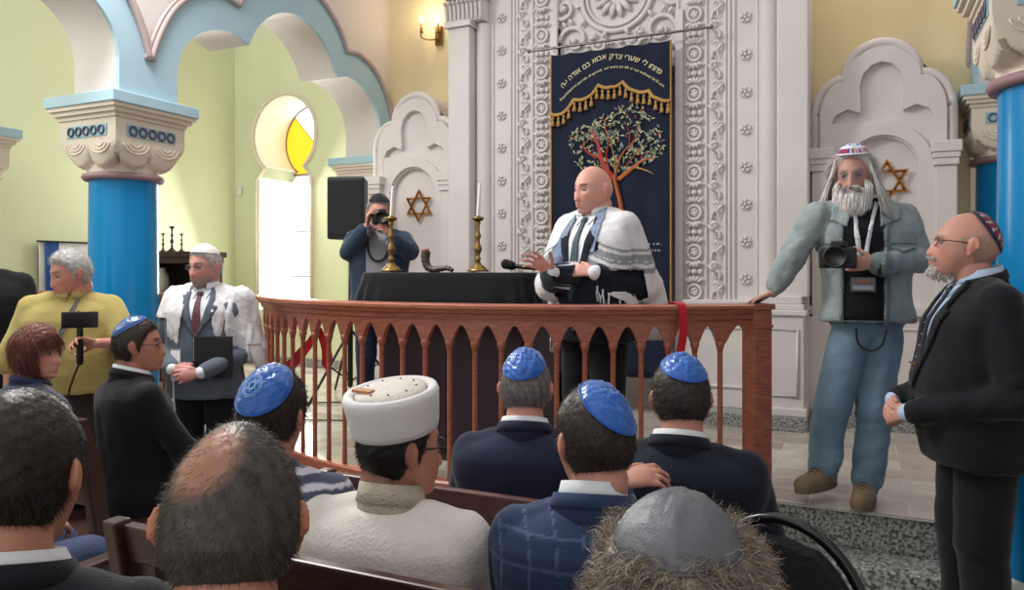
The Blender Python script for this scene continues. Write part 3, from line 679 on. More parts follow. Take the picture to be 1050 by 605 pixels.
# raised moulding round the opening
t = MB(); out = [(x+.0, 7.095, z) for x, z in key]; t.tube([(WX+(x-WX)*1.07, 7.09, z if z < 1.1 else WZ+(z-WZ)*1.07) for x, z in key], .03, 8, flat=.6)
struct(t.build('trim_1', M_CREAM, smooth=True))
b = MB(); n_ = len(key); V_ = []
for x, z in key: V_ += [(WX+(x-WX)*.985, 7.10, WZ+(z-WZ)*.985 if z > 1.1 else z), (WX+(x-WX)*.985, 7.70, WZ+(z-WZ)*.985 if z > 1.1 else z), (x, 7.10, z), (x, 7.70, z)]
b.add(V_, [f for i in range(n_) for f in ((4*i, 4*((i+1)%n_), 4*((i+1)%n_)+1, 4*i+1), (4*i+2, 4*i+3, 4*((i+1)%n_)+3, 4*((i+1)%n_)+2), (4*i, 4*i+2, 4*((i+1)%n_)+2, 4*((i+1)%n_)))])
struct(b.build('trim_7', mat('window_white', '#e8e6dc', .7), smooth=False))
# window glass
w = empty('window_1', (WX, 7.66, 1.02)); struct(w)
gl = emis('daylight_glass', '#fdfff8', 5); gy = emis('yellow_glass', '#eeb41e', 1.0)
Rxz = Matrix(((1,0,0,0),(0,0,1,0),(0,1,0,0),(0,0,0,1)))
for (z0, z1) in ((0, .40), (.42, .98), (1.0, 1.58)): 
    MB().box((-.40, 0, z0), (-.01, .01, z1)).build('pane', gl, w); MB().box((.01, 0, z0), (.40, .01, z1)).build('pane', gl, w)
cz = WZ-1.02
def sector(a0, a1, r=.46): return [(0, cz)]+[(r*math.cos(a), cz+r*math.sin(a)) for a in np.linspace(a0, a1, 14)]
for i, (A0, A1) in enumerate(((-.95, .6), (.62, 1.55), (1.57, 2.3), (2.32, PI+.95))):
    MB().prism(sector(A0, A1), 0, .01, Rxz).build('pane', gy if i == 3 or i == 0 else gl, w)
MB().prism([(0, cz), (-.3, cz-.40), (.3, cz-.40)], 0, .01, Rxz).build('pane', gy, w)
fr = MB(); iron = mat('grey_iron', '#6d6a63', .6)
fr.tube([(.46*math.cos(a), -.01, cz+.46*math.sin(a)) for a in np.linspace(-.95, PI+.95, 32)], .012, 6)
for a in (.61, 1.56, 2.31): fr.tube([(0, -.01, cz), (.46*math.cos(a), -.01, cz+.46*math.sin(a))], .007, 6)
fr.box((-.41, -.02, cz-.42), (.41, .0, cz-.40)); fr.box((-.01, -.02, 0), (.01, 0, cz-.4)); fr.box((-.42, -.02, 0), (-.40, 0, cz-.4)); fr.box((.40, -.02, 0), (.42, 0, cz-.4))
for z in (.41, .99): fr.box((-.4, -.02, z-.008), (.4, 0, z+.008))
fr.build('window_frame', iron, w)
# arcades
OP = [(-1.25, 2.67), (-1.25, 2.90), (-1.21, 3.06), (-1.10, 3.20), (-.92, 3.30), (-.72, 3.335), (-.55, 3.29), (-.545, 3.32), (-.46, 3.46), (-.32, 3.59), (-.16, 3.67), (0, 3.70)]
MO = [(0, 3.99), (.22, 3.96), (.42, 3.86), (.58, 3.72), (.68, 3.56), (.85, 3.585), (1.05, 3.53), (1.2, 3.43), (1.32, 3.29), (1.41, 3.12), (1.48, 2.93)]
_sp = lambda P: [tuple(q) for q in spline([(a, b_, 0) for a, b_ in P], 4)[:, :2]]
OP = [OP[0]]+_sp(OP[1:7])+_sp(OP[7:]); MO = _sp(MO[:5])[:-1]+_sp(MO[4:])
def smooth_cusp(pts):      # refine between points, keep cusps
    return pts
def opening(yc): 
    L_ = [(yc+a, b) for a, b in OP]; return L_+[(2*yc-a, b) for a, b in L_[::-1][1:]]
def mould(yc):
    R_ = [(yc+a, b) for a, b in MO]; return [(2*yc-a, b) for a, b in R_[::-1]]+R_[1:]
Myz = lambda: None
def arcade(side, xf_, xb, bays, yend, ystart):
    """side +1: the nave lies towards +X of the wall"""
    Mx = Matrix(((0,0,1,0),(1,0,0,0),(0,1,0,0),(0,0,0,1)))     # (y,z,x) -> world
    b = MB(); bl = MB(); mo = MB(); lo, hi = sorted((xf_-side*.03, xb))
    for yc in bays:
        half = 1.48; o = opening(yc); top = len(OP)-1
        y0 = max(yc-half, ystart); y1 = yc+half if yc != bays[0] else yend
        b.prism([(y0, 2.67)]+o[:top+1]+[(yc, 5.2), (y0, 5.2)], lo, hi, Mx); b.prism(o[top:]+[(y1, 2.67), (y1, 5.2), (yc, 5.2)], lo, hi, Mx)
        m_ = mould(yc); mt = len(MO)-1; l2, h2 = sorted((xf_-side*.03, xf_))
        bl.prism([(yc-1.48, 2.67)]+o[:top+1]+m_[:mt+1][::-1], l2, h2, Mx); bl.prism(o[top:]+[(yc+1.48, 2.67)]+m_[mt:][::-1], l2, h2, Mx)
        for r, dx, sc in ((.022, .012, 1.0), (.014, .006, 1.022)):
            for seg in (m_[:7-1+0], ):
                pass
            mo.tube([(xf_+side*dx, yc+(y-yc)*sc, 2.9+(z-2.9)*sc) for y, z in m_], r, 8)
    return b, bl, mo
b, bl, mo = arcade(1, -4.37, -4.81, (5.08, 2.12, -.84), 7.1, -2.3)
struct(smooth_angle(b.build('wall_arcade_left', M_WHITE), 28)); struct(bl.build('trim_2', M_BLUE)); struct(mo.build('trim_3', mat('mauve_moulding', '#b3a09e', .7), smooth=True))
b, bl, mo = arcade(-1, .76, 1.20, (5.08, 2.12, -.84), 7.1, -2.3)
struct(smooth_angle(b.build('wall_arcade_right', M_WHITE), 28)); struct(bl.build('trim_4', M_BLUE)); struct(mo.build('trim_5', MATS['mauve_moulding'], smooth=True))
sbox('wall_back', (-4.4, 6.51, .36), (.76, 6.7, 5.2), M_YEL); sbox('wall_back_right', (.76, 7.1, 0), (3.5, 7.3, 5.2), M_WHITE)
# columns
def column(name, x, y, zn, zt, r, label, W=.69, base=True, z0=0, shaft=True, rings=True):
    c = empty(name, (x, y, z0), 0, label, 'column' if shaft else 'corbel', None)
    h = zt-z0; n = zn-z0
    if shaft:
        MB().lathe([(r, .0 if not base else .26), (r*.985, n*.6), (r*.96, n)], n=48).build('shaft', M_COL, c, smooth=True)
        smooth_angle([o for o in COL.objects if o.parent is c][-1])
    if base:
        q = MB(); q.box((-r*1.35, -r*1.35, 0), (r*1.35, r*1.35, .13)); q.lathe([(r*1.3, .13), (r*1.34, .16), (r*1.3, .19), (r*1.12, .21), (r*1.18, .235), (r*1.1, .26), (r*1.01, .275)], n=40)
        smooth_angle(q.build('base', mat('white_base_paint', '#cfd0c8', .5), c))
    MB().lathe([(r*.96, n-.03), (r*1.1, n-.03), (r*1.16, n-.012), (r*1.12, n+.012), (r*.98, n+.02)], n=40).build('neck_ring', M_ROSE, c, smooth=True)
    # cushion block: square above, scalloped round edge beneath
    H0 = W/2*.80; zb = n+.01; zs = h-.10; k = MB()
    # scalloped lobes, two and a half to a side, over a conical underside
    nseg = 128; rows = []; T_ = [0, .04, .08, .12, .15, .18, .21, .24, .27, .30, .34, .38, .44, .52, .95]
    for t_ in T_:
        row = []
        for j in range(nseg):
            a = 2*PI*j/nseg; sq = 1/max(abs(math.cos(a)), abs(math.sin(a))); rnd = 1/(abs(math.cos(a))**4+abs(math.sin(a))**4)**.25
            tb = .05+.17*(1-abs(math.sin(4*a))**.55); u = min(1, max(0, (t_-tb)/.07)); u = u*u*(3-2*u)
            cone = r+(H0*.80-r)*min(1, t_/.22); full = H0*(.80+.20*min(1, max(0, (t_-tb+.02))/.26)**.5)*(rnd+(sq-rnd)*min(1, t_/.5))
            rr = cone*(1-u)+full*u; row.append((rr*math.cos(a), rr*math.sin(a), zb+t_*(zs-zb)))
        rows.append(row)
    nr_ = len(T_)
    k.add([p for r_ in rows for p in r_], [(i*nseg+j, i*nseg+(j+1) % nseg, (i+1)*nseg+(j+1) % nseg, (i+1)*nseg+j) for i in range(nr_-1) for j in range(nseg)]+[tuple(range((nr_-1)*nseg, nr_*nseg))])
    for f_, z0_, z1_ in ((H0+.012, .86, .93), (H0+.035, .93, 1.0), (H0+.055, 1.0, 1.06)):
        k.box((-f_, -f_, zb+z0_*(zs-zb)), (f_, f_, zb+z1_*(zs-zb)))
    cap = k.build('capital', M_CREAM, c); smooth_angle(cap, 30)
    MB().box((-W/2, -W/2, h-.075), (W/2, W/2, h)).build('abacus', M_BLUE, c, bevel=.006)
    if rings:
        for q in range(4):
            Mr = Matrix.Rotation(q*PI/2, 4, 'Z'); pz = zb+.66*(zs-zb)
            pb = MB(); pb.box((-.195, -H0-.006, pz-.038), (.195, -H0+.01, pz+.038), Mr); pn = pb.build('inlay_panel', mat('inlay_blue', '#8db6c6', .6), cap)
            rg = MB()
            for i in range(5):
                cx = -.15+.075*i; rg.tube([np.array(Mr.to_3x3())@np.array((cx+.026*math.cos(a), -H0-.009, pz+.028*math.sin(a))) for a in np.linspace(0, 2*PI, 18, endpoint=False)], .0095, 6, True, .5)
            rg.build('inlay_rings', mat('ring_mauve', '#5a4d5c', .6), pn, smooth=True)
            ar = MB()
            for cx in (-.12, .12):
                for rr in (.10, .07, .04): ar.tube([np.array(Mr.to_3x3())@np.array((cx+rr*math.cos(a), -H0-.001, pz-.075+rr*.75*math.sin(a))) for a in np.linspace(PI*1.05, PI*1.95, 14)], .005, 6)
            ar.build('incised_arcs', M_CREAM, cap, smooth=True)
    return c
column('column', -4.66, 3.63, 2.15, 2.67, .226, 'glossy bright blue column on the left, rings on its cream capital')
column('column', .745, 3.68, 2.27, 2.79, .226, 'glossy bright blue column cut by the right edge of the photo', z0=0)
column('column', 1.0, 6.42, 2.30, 2.80, .226, 'blue column deep in the aisle behind the right hand arched niche', z0=.36)
column('capital_corbel', -4.66, 6.62, 2.15, 2.67, .226, 'cream corbel with pale blue slab above the black loudspeaker', shaft=False, base=False, z0=1.6, W=.69)
sbox('trim_6', (-4.85, 6.4, .36), (-4.4, 7.1, 2.15), M_GREEN)
column('capital_corbel', -6.74, 3.68, 2.15, 2.69, .226, 'cream corbel with pale blue slab on the far left green wall', shaft=False, base=False, z0=1.6)
# ------------------------------------------------------------------ torah ark front
AX = -1.81
ark = empty('ark_facade', (AX, 5.95, .36), 0, 'tall carved off-white ark front of pilasters and ornament bands behind the speaker', 'ark')
def abox(b, x0, x1, y0, y1, z0, z1):   # symmetric pair, y towards the viewer is negative
    b.box((x0, y0, z0-.36), (x1, y1, z1-.36)); b.box((-x1, y0, z0-.36), (-x0, y1, z1-.36)); return b
back = MB(); abox(back, .50, 1.48, .0, .55, .36, 5.0); back.box((-.52, .30, 0), (.52, .55, 4.64)); abox(back, .50, .56, -.04, .4, .36, 3.56)
back.box((-.9, .05, 3.28), (.9, .5, 4.64)); back.box((-.50, .05, 2.78), (.50, .5, 3.28)); back.build('frame_body', M_ARK, ark)
mo = MB()
for x in (.515, .735, .88, .91, .945, 1.115, 1.14):
    for s in (1, -1): mo.capsule((s*x, -.005, .6), (s*x, -.005, 4.6), .014, .014, 8)
mo.build('upright_mouldings', M_ARK, ark, smooth=True)
for s in (1, -1):
    p_ = MB(); p_.lathe([(.075, .95), (.075, 3.3), (.08, 3.32)], (s*1.20, 0, 0), 24); o = p_.build('half_column', M_ARK, ark, smooth=True); smooth_angle(o)
    p_ = MB(); xl, xr = sorted((s*1.27, s*1.485)); p_.box((xl, -.16, .95), (xr, .3, 3.28)); 
    p_.build('pilaster', M_ARK, ark, bevel=.012)
    p_ = MB(); p_.box((xl-.02, -.19, 3.28), (xr+.02, .3, 3.33)); p_.box((min(s*1.13, s*1.49), -.22, 3.52), (max(s*1.13, s*1.49), .3, 3.60))
    p_.box((min(s*1.15, s*1.50), -.15, 3.33), (max(s*1.15, s*1.50), .3, 3.52))
    for i in range(9):
        x = s*(1.16+.042*i); p_.capsule((x, -.16, 3.35), (x, -.175, 3.47), .014, .018, 8); p_.sphere((x, -.195, 3.49), (.017, .02, .02), 8, 6)
    for i in range(6): p_.tube([(s*(1.17+.062*i)+.02*math.cos(a)*(1-a/12), -.215, 3.56+.02*math.sin(a)*(1-a/12)) for a in np.linspace(0, 9, 14)], .006, 6)
    smooth_angle(p_.build('capital', M_ARK, ark))
    p_ = MB(); xl, xr = sorted((s*1.10, s*1.46)); p_.box((xl, -.24, .10), (xr, .3, .82)); 
    p_.box((xl-.02, -.26, .82), (xr+.02, .3, .86)); p_.box((xl-.0, -.23, .86), (xr, .3, .90)); p_.box((xl+.015, -.21, .90), (xr-.015, .3, .96))
    p_.box((xl-.02, -.26, .10), (xr+.02, .3, .16)); p_.build('pedestal', M_ARK, ark, bevel=.008)
    p_ = MB(); xc = (xl+xr)/2; p_.tube([(xc-.14, -.245, .24), (xc+.14, -.245, .24), (xc+.14, -.245, .72), (xc-.14, -.245, .72)], .011, 6, True); p_.build('panel_moulding', M_ARK, ark, smooth=True)
    p_ = MB(); x0, x1 = sorted((s*.56, s*1.10)); p_.box((x0, -.06, .10), (x1, .3, .88)); p_.box((x0, -.08, .86), (x1, .3, .92)); p_.box((x0+.06, -.075, .25), (x1-.06, .0, .27)); p_.box((x0+.06, -.075, .70), (x1-.06, .0, .72)); p_.build('dado_panel', M_ARK, ark, bevel=.006)
    p_ = MB(); x0, x1 = sorted((s*.56, s*1.485)); p_.box((x0, -.30, .0), (x1, .3, .10)); p_.build('plinth', M_GRAN, ark)
# ornament bands
def leaf(b, c, ang, L, w, y=-.02, h=.02):
    d = np.array((math.cos(ang), math.sin(ang))); n_ = np.array((-d[1], d[0])); P = []
    for t in np.linspace(0, 1, 6):
        ww = w*math.sin(PI*(t*.85+.1)); P.append((c[0]+d[0]*L*t, y-h*math.sin(PI*t*.8+.3), c[1]+d[1]*L*t, ww))
    b.tube([p[:3] for p in P], [max(p[3], .002) for p in P], 6)
zs = [.98+.31*i for i in range(12)]
for s in (1, -1):
    b = MB()
    for z in zs:
        b.tube([(s*.645+.052*math.cos(a), -.02, z+.055*math.sin(a)) for a in np.linspace(0, 2*PI, 20, endpoint=False)], .014, 8, True)
        b.sphere((s*.645, -.012, z), (.036, .018, .038), 12, 8)
        for i in range(5): b.sphere((s*.645+.022*math.cos(i*1.257), -.028, z+.022*math.sin(i*1.257)), .010, 6, 5)
        for dz in (-.1, .1):
            for a in (-2.6, -2.0, -1.57, -1.14, -.54) if dz < 0 else (2.6, 2.0, 1.57, 1.14, .54):
                leaf(b, (s*.645+.028*math.cos(a), z+dz*.72), a, .058, .014)
        b.sphere((s*.645, -.02, z+.155), (.028, .02, .022), 10, 6)
        for sx in (-1, 1): b.sphere((s*.645+sx*.045, -.015, z+.155), (.020, .016, .026), 8, 6)
    b.build('medallion_band', M_ARK, ark, smooth=True)
    b = MB()
    for i, z in enumerate([.95+.155*k for k in range(23)]):
        q = 1 if i % 2 else -1
        b.tube([(s*.81+q*(.030-.004*a)*math.cos(a*1.1), -.018-.003*a, z+(.045-.006*a)*math.sin(a*1.1)) for a in np.linspace(-.5, 5.2, 20)], [.013-.0014*k_/2.5 for k_ in range(20)], 6)
        leaf(b, (s*.81-q*.01, z+.03), PI/2+q*.7, .075, .016); leaf(b, (s*.81+q*.02, z-.04), -PI/2-q*.9, .05, .013); leaf(b, (s*.81-q*.035, z+.07), PI/2-q*.5, .05, .012)
    b.build('vine_band', M_ARK, ark, smooth=True)
ro = MB(); ro.sphere((0, 0, 0), (.014, .016, .014), 8, 6)
for i in range(5):
    a = PI/2+i*2*PI/5; ro.sphere((.030*math.cos(a), 0, .030*math.sin(a)), (.015, .011, .015), 8, 6); leaf(ro, (.03*math.cos(a+.6), .03*math.sin(a+.6)), a+.6, .018, .005, 0, .008)
r0 = ro.build('rosette', M_ARK, ark, smooth=True); first = True
for s in (1, -1):
    for i in range(9):
        o = r0 if first else r0.copy(); 
        if not first: COL.objects.link(o)
        first = False; o.location = (s*1.03, -.012, 3.505-.285*i-.29+.145+.0)
# carved head panel
b = MB()
for r_, w_ in ((.30, .022), (.255, .012)): b.tube([(r_*math.cos(a), .03, 3.42+r_*math.sin(a)) for a in np.linspace(0, 2*PI, 48, endpoint=False)], w_, 8, True)
for i in range(14): leaf(b, (.07*math.cos(i*.449), 3.42+.07*math.sin(i*.449)), i*.449, .13, .028, .04, .02)
for s in (1, -1):
    for cx, cz, r_, q in ((.37, 3.08, .13, 1), (.14, 3.02, .06, -1), (.46, 3.36, .10, -1), (.34, 3.60, .09, -1), (.60, 3.56, .10, 1), (.55, 3.82, .10, -1)):
        b.tube([(s*(cx+r_*(1-a/9.5)*math.cos(q*a)), .02, cz+r_*(1-a/9.5)*math.sin(q*a)) for a in np.linspace(0, 8.6, 44)], [.022*(1-k_/60) for k_ in range(44)], 6)
        for i in range(6): leaf(b, (s*(cx+r_*math.cos(i*1.05)), cz+r_*math.sin(i*1.05)), (i*1.05 if s > 0 else PI-i*1.05), .07, .018, .03, .02)
        b.sphere((s*cx, .02, cz), .03, 8, 6)
    for i in range(9): b.sphere((s*(.03+.055*i), .03, 2.93+.006*math.sin(i*2)), (.020, .016, .016), 8, 6)
b.build('carved_head_panel', M_ARK, ark, smooth=True)
# side niches
def tre(hw, zt, zc, n=10, cy=.27, rc=None, z0=.36):
    """trefoil-topped outline: half width, top z, cusp z"""
    rc = rc or cy; pts = [(hw, z0)]
    zs_ = zc-.24; pts.append((hw, zs_))
    for t in np.linspace(0, 1, n): a = t*2.0; pts.append((cy+.02+(hw-cy-.02)*math.cos(a*.86), zs_+.26*math.sin(a*.86)*1.02))
    for t in np.linspace(0, 1, n*2):
        a = -.12+t*(PI/2+.12); pts.append((rc*math.cos(a), zc+.02+(zt-zc-.02)*max(math.sin(a), -.1)))
    return pts+[(-x, z) for x, z in pts[::-1][1:]]
def niche(x, label):
    c = empty('arched_niche', (x, 6.05, .36), 0, label, 'niche', 'plaster niches beside the ark')
    sh = lambda P: [(a, b_-.36) for a, b_ in P]
    o1 = tre(.50, 3.20, 2.92)
    MB().prism(sh(o1), .10, .44, Rxz).build('back_slab', M_ARK, c)
    # raised rim following the outline
    b = MB()
    for r_, sc, dy in ((.035, .965, .09), (.018, .88, .09)):
        b.tube([(a*sc, dy, (b_-.36-1.9)*(.98 if sc > .9 else .945)+1.9 if b_ > 2 else b_-.36) for a, b_ in o1], r_, 8)
    b.build('outer_moulding', M_ARK, c, smooth=True)
    # front layer with trefoil sinking: bars around sunk shapes
    i1 = [(.36, 2.42), (.37, 2.56), (.33, 2.66), (.24, 2.70), (.15, 2.665), (.145, 2.70), (.155, 2.86), (.13, 2.95), (.07, 3.01), (0, 3.03)]
    i1 = i1+[(-a, b_) for a, b_ in i1[::-1][1:]]
    A = tre(.44, 3.13, 2.88)
    k = len(A)//2
    A1 = [p for p in A if p[0] >= 0 and p[1] > 2.42]; B1 = [p for p in i1 if p[0] >= 0]
    b = MB()
    poly = [(.44, 2.42)]+A1+B1[::-1]; b.prism(sh(poly), .045, .11, Rxz); b.prism(sh([(-a, z) for a, z in poly][::-1]), .045, .11, Rxz)
    b.build('front_layer', M_ARK, c, bevel=.008)
    # lower arch ring, piers with little capitals
    b = MB(); rr = .27; zc = 2.22
    for (ra, rb, d0, d1) in ((.27, .36, .02, .12), (.255, .28, .05, .12)):
        ar = [(ra*math.cos(a), zc+ra*math.sin(a)) for a in np.linspace(0, PI, 28)]; ao = [(rb*math.cos(a), zc+rb*math.sin(a)) for a in np.linspace(0, PI, 28)]
        AA = sh(ar); OO = sh(ao); b.add([v for i in range(28) for v in ((AA[i][0], d0, AA[i][1]), (OO[i][0], d0, OO[i][1]), (AA[i][0], d1, AA[i][1]), (OO[i][0], d1, OO[i][1]))], [f for i in range(27) for f in ((4*i, 4*i+1, 4*i+5, 4*i+4), (4*i, 4*i+4, 4*i+6, 4*i+2), (4*i+1, 4*i+3, 4*i+7, 4*i+5))])
        for s in (1, -1):
            x0, x1 = sorted((s*ra, s*rb)); b.box((x0, d0, .1), (x1, d1, zc-.36))
    ao = [(.36*math.cos(a), zc+.36*math.sin(a)) for a in np.linspace(0, PI, 28)]
    poly = [(.44, zc), (.44, 2.45)]+[(-.44, 2.45), (-.44, zc)]+ao[::-1]
    for i in range(27):
        if i < 13 or i > 13: pass
    ao = [(.36*math.cos(a), zc+.36*math.sin(a)) for a in np.linspace(0, PI, 29)]; R_ = ao[:15]; b.prism(sh([(.44, zc), (.44, 2.60), (0.0, 2.60)]+R_[::-1]), .05, .11, Rxz); b.prism(sh([(-a, z) for a, z in [(.44, zc), (.44, 2.60), (0.0, 2.60)]+R_[::-1]][::-1]), .05, .11, Rxz)
    smooth_angle(b.build('arch_ring', M_ARK, c), 30)
    for s in (1, -1):
        b = MB(); x0, x1 = sorted((s*.36, s*.50)); b.box((x0, -.03, .1), (x1, .15, 1.88)); b.box((x0-.012, -.05, 1.88), (x1+.012, .15, 1.93)); b.box((x0-.03, -.07, 1.97), (x1+.03, .15, 2.05)); b.box((x0-.02, -.06, 1.93), (x1+.02, .15, 1.97)); b.box((x0-.02, -.06, 0.1), (x1+.02, .15, .8)); b.build('side_pier', M_ARK, c, bevel=.008)
    b = MB(); b.box((-.5, .03, .1), (.5, .15, .85)); b.box((-.52, -.02, .82), (.52, .15, .88)); b.tube([(-.3, .025, .25), (.3, .025, .25), (.3, .025, .72), (-.3, .025, .72)], .01, 6, True); b.build('dado_panel', M_ARK, c)
    b = MB(); b.box((-.54, -.10, 0), (.54, .2, .10)); b.build('plinth', M_GRAN, c)
    c.scale = (.94, 1, 1)
    return c
niche(.155, 'white trefoil-topped wall niche right of the ark, behind the long-haired man')
niche(-3.84, 'white trefoil-topped wall niche left of the ark, behind the loudspeaker')
def star(x, y, z, label, R_=.165, rot=0):
    c = empty('star_of_david', (x, y, z), 0, label, 'wall ornament', 'gilt stars in the niches')
    for q in (0, 1):
        b = MB(); P = []
        V = [(math.cos(PI/2+q*PI+k*2*PI/3), math.sin(PI/2+q*PI+k*2*PI/3)) for k in range(3)]
        ys = -.010*q
        for i in range(3):
            a0 = np.array(V[i]); a1 = np.array(V[(i+1) % 3]); w_ = .74
            o0, o1, n0, n1 = a0*R_, a1*R_, a0*R_*w_, a1*R_*w_; m0, m1 = (o0+n0)/2, (o1+n1)/2; w2 = w_
            VV = [(o0[0], ys, o0[1]), (o1[0], ys, o1[1]), (n1[0], ys, n1[1]), (n0[0], ys, n0[1]), (m0[0], ys-.018, m0[1]), (m1[0], ys-.018, m1[1])]
            b.add(VV, [(0, 1, 5, 4), (4, 5, 2, 3), (0, 3, 2, 1), (0, 4, 3), (1, 2, 5)])
        b.build('triangle', M_GOLD, c)
    return c
star(.19, 6.125, 2.155, 'gilt six-pointed star in the right niche beside the long-haired man'); star(-3.80, 6.125, 2.12, 'gilt six-pointed star in the left niche beside the candlestick')
# ------------------------------------------------------------------ furniture and fittings
def kids(o, n): return [c for c in bpy.data.objects if c.parent is o and c.name.split('.')[0] == n]
TOPZ = 1.337
rail = empty('altar_railing', (AC[0], AC[1], .36), 0, 'curved reddish oak railing with pointed-arch valance round the sanctuary platform', 'railing')
def Ra(a, r=AR): a = math.radians(a); return np.array((r*math.sin(a), -r*math.cos(a)))
def arcsweep(prof, a0, a1, n=90):
    V = []; m = len(prof)
    for a in np.linspace(a0, a1, n):
        for dr, z in prof: p = Ra(a, AR+dr); V.append((p[0], p[1], z))
    F = [(i*m+j, (i+1)*m+j, (i+1)*m+(j+1) % m, i*m+(j+1) % m) for i in range(n-1) for j in range(m)]
    return V, F+[tuple(range(m)), tuple(range((n-1)*m, n*m))[::-1]]
A0, A1 = -47, 44
h = TOPZ-.36
V, F = arcsweep([(-.055, h), (-.068, h-.008), (-.068, h-.022), (-.056, h-.030), (-.050, h-.045), (-.034, h-.052), (-.030, h-.075), (.030, h-.075), (.034, h-.052), (.050, h-.045), (.056, h-.030), (.068, h-.022), (.068, h-.008), (.055, h)], A0-1, A1+2)
b = MB(); b.add(V, F); smooth_angle(b.build('top_rail', M_RAIL, rail), 30)
V, F = arcsweep([(-.035, .0), (-.035, .075), (-.025, .085), (.025, .085), (.035, .075), (.035, 0)], A0, A1)
b = MB(); b.add(V, F); smooth_angle(b.build('bottom_rail', M_RAIL, rail), 30)
da = math.degrees(.137/AR); angs = []
a = A1-1.2-da*.95
while a > A0+.5: angs.append(a); a -= da
va = MB()
edges = [A1+.6]+angs+[angs[-1]-da]
for i in range(len(edges)-1):
    hi_, lo_ = edges[i], edges[i+1]; w_ = hi_-lo_; nn = 12; hh = []
    for k_ in range(nn+1):
        u = k_/nn; q = min(1, abs(2*u-1)/.78); hh.append(h-.105-.095*q**1.7)
    for k_ in range(nn):
        a_, b_ = lo_+w_*k_/nn, lo_+w_*(k_+1)/nn; P = []
        for (an, z) in ((a_, hh[k_]), (b_, hh[k_+1])):
            for dr in (-.016, .016): p = Ra(an, AR+dr); P += [(p[0], p[1], z), (p[0], p[1], h-.06)]
        va.add(P, [(0, 4, 5, 1), (2, 3, 7, 6), (0, 2, 6, 4), (1, 5, 7, 3)])
smooth_angle(va.build('valance', M_RAIL, rail), 20)
bal = None
for a_ in angs:
    p = Ra(a_)
    if bal is None:
        b = MB(); b.lathe([(.013, .08), (.014, .12), (.012, .2), (.0135, .5), (.013, h-.24), (.018, h-.215), (.024, h-.20), (.021, h-.185)], n=12); bal = b.build('baluster', M_RAIL, rail, smooth=True); o = bal
    else: o = bal.copy(); COL.objects.link(o)
    o.location = (p[0], p[1], 0)
def post(b, x, y, hw, z1, ang=0):
    M = Matrix.Translation((x, y, 0))@Matrix.Rotation(ang, 4, 'Z'); b.box((-hw, -hw, 0), (hw, hw, z1), M); b.box((-hw-.012, -hw-.012, z1), (hw+.012, hw+.012, z1+.03), M); b.box((-hw-.006, -hw-.006, z1-.09), (hw+.006, hw+.006, z1-.075), M)
b = MB(); p = Ra(A1+.6); post(b, p[0]+.01, p[1], .052, h-.03, math.radians(A1)); b.build('post', M_RAIL, rail, bevel=.004)
def straight_rail(x0, x1, y, label, flip):
    c = empty('side_railing', (x0, y, .36), 0, label, 'railing'); W_ = x1-x0
    b = MB(); b.box((0, -.06, h-.05), (W_, .06, h)); b.box((0, -.03, h-.09), (W_, .03, h-.05)); b.build('top_rail', M_RAIL, c, bevel=.01)
    MB().box((0, -.035, 0), (W_, .035, .085)).build('bottom_rail', M_RAIL, c, bevel=.006)
    va = MB(); n_ = int((W_-.1)/.137); first = None
    for i in range(n_):
        x = .09+i*.137+.068
        for k_ in range(8):
            u0, u1 = k_/8, (k_+1)/8; z0, z1 = [h-.105-.095*min(1, abs(2*u-1)/.78)**1.7 for u in (u0, u1)]; xa, xb = x-.137+.137*u0, x-.137+.137*u1
            va.add([(xa, -.016, z0), (xb, -.016, z1), (xb, -.016, h-.06), (xa, -.016, h-.06), (xa, .016, z0), (xb, .016, z1), (xb, .016, h-.06), (xa, .016, h-.06)], [(0, 1, 2, 3), (4, 7, 6, 5), (0, 4, 5, 1)])
        if first is None: first = MB().lathe([(.013, .08), (.0135, .5), (.013, h-.24), (.018, h-.215), (.024, h-.20), (.021, h-.185)], n=10).build('baluster', M_RAIL, c, smooth=True); o = first
        else: o = first.copy(); COL.objects.link(o)
        o.location = (x, 0, 0)
    va.build('valance', M_RAIL, c)
    b = MB(); post(b, W_ if flip else 0, 0, .052, h-.03); b.build('post', M_RAIL, c, bevel=.004)
straight_rail(-6.95, -4.50, 4.03, 'straight wooden railing at the far left behind the man in the yellow polo', True)
straight_rail(.56, 3.2, 4.03, 'straight wooden railing at the right edge behind the man in the black suit', False)
# reading table
tb = empty('reading_table', (-2.22, 4.15, .36), 0, 'high reading table under a black cloth inside the railing', 'table')
MB().box((-.50, -.22, 0), (.52, .22, 1.09)).build('table_body', mat('aubergine_panel', '#33202c', .6, vary=.1), tb, bevel=.01)
tag(MB().box((-.46, -.235, .08), (-.02, -.215, 1.0)).build('front_panel', mat('aubergine_panel2', '#2b1a25', .5), tb, bevel=.006)); MB().box((.04, -.235, .08), (.48, -.215, 1.0)).build('front_panel', MATS['aubergine_panel2'], tb, bevel=.006)
tt = 1.132
Vc = []; n = 120; rows = ((0, .0, 0), (.985, 0, 0), (1.0, -.006, 0), (1.005, -.04, .0), (1.03, -.14, 1), (1.05, -.30, 1.5))
for sc, dz, wv in rows:
    for i in range(n):
        t_ = 2*PI*i/n; ex = .28; cx = np.sign(math.cos(t_))*abs(math.cos(t_))**ex; sy = np.sign(math.sin(t_))*abs(math.sin(t_))**ex
        w_ = 1+wv*.012*math.sin(i*1.1)+wv*.008*math.sin(i*.45)
        Vc.append((cx*.60*sc*w_-(.0+.05*(dz/-.3) if cx < 0 else 0), sy*.315*sc*w_, tt+dz))
F = [(i*n+j, i*n+(j+1) % n, (i+1)*n+(j+1) % n, (i+1)*n+j) for i in range(len(rows)-1) for j in range(n)]
Vc = np.array(Vc); Vc[:, 0] -= .03
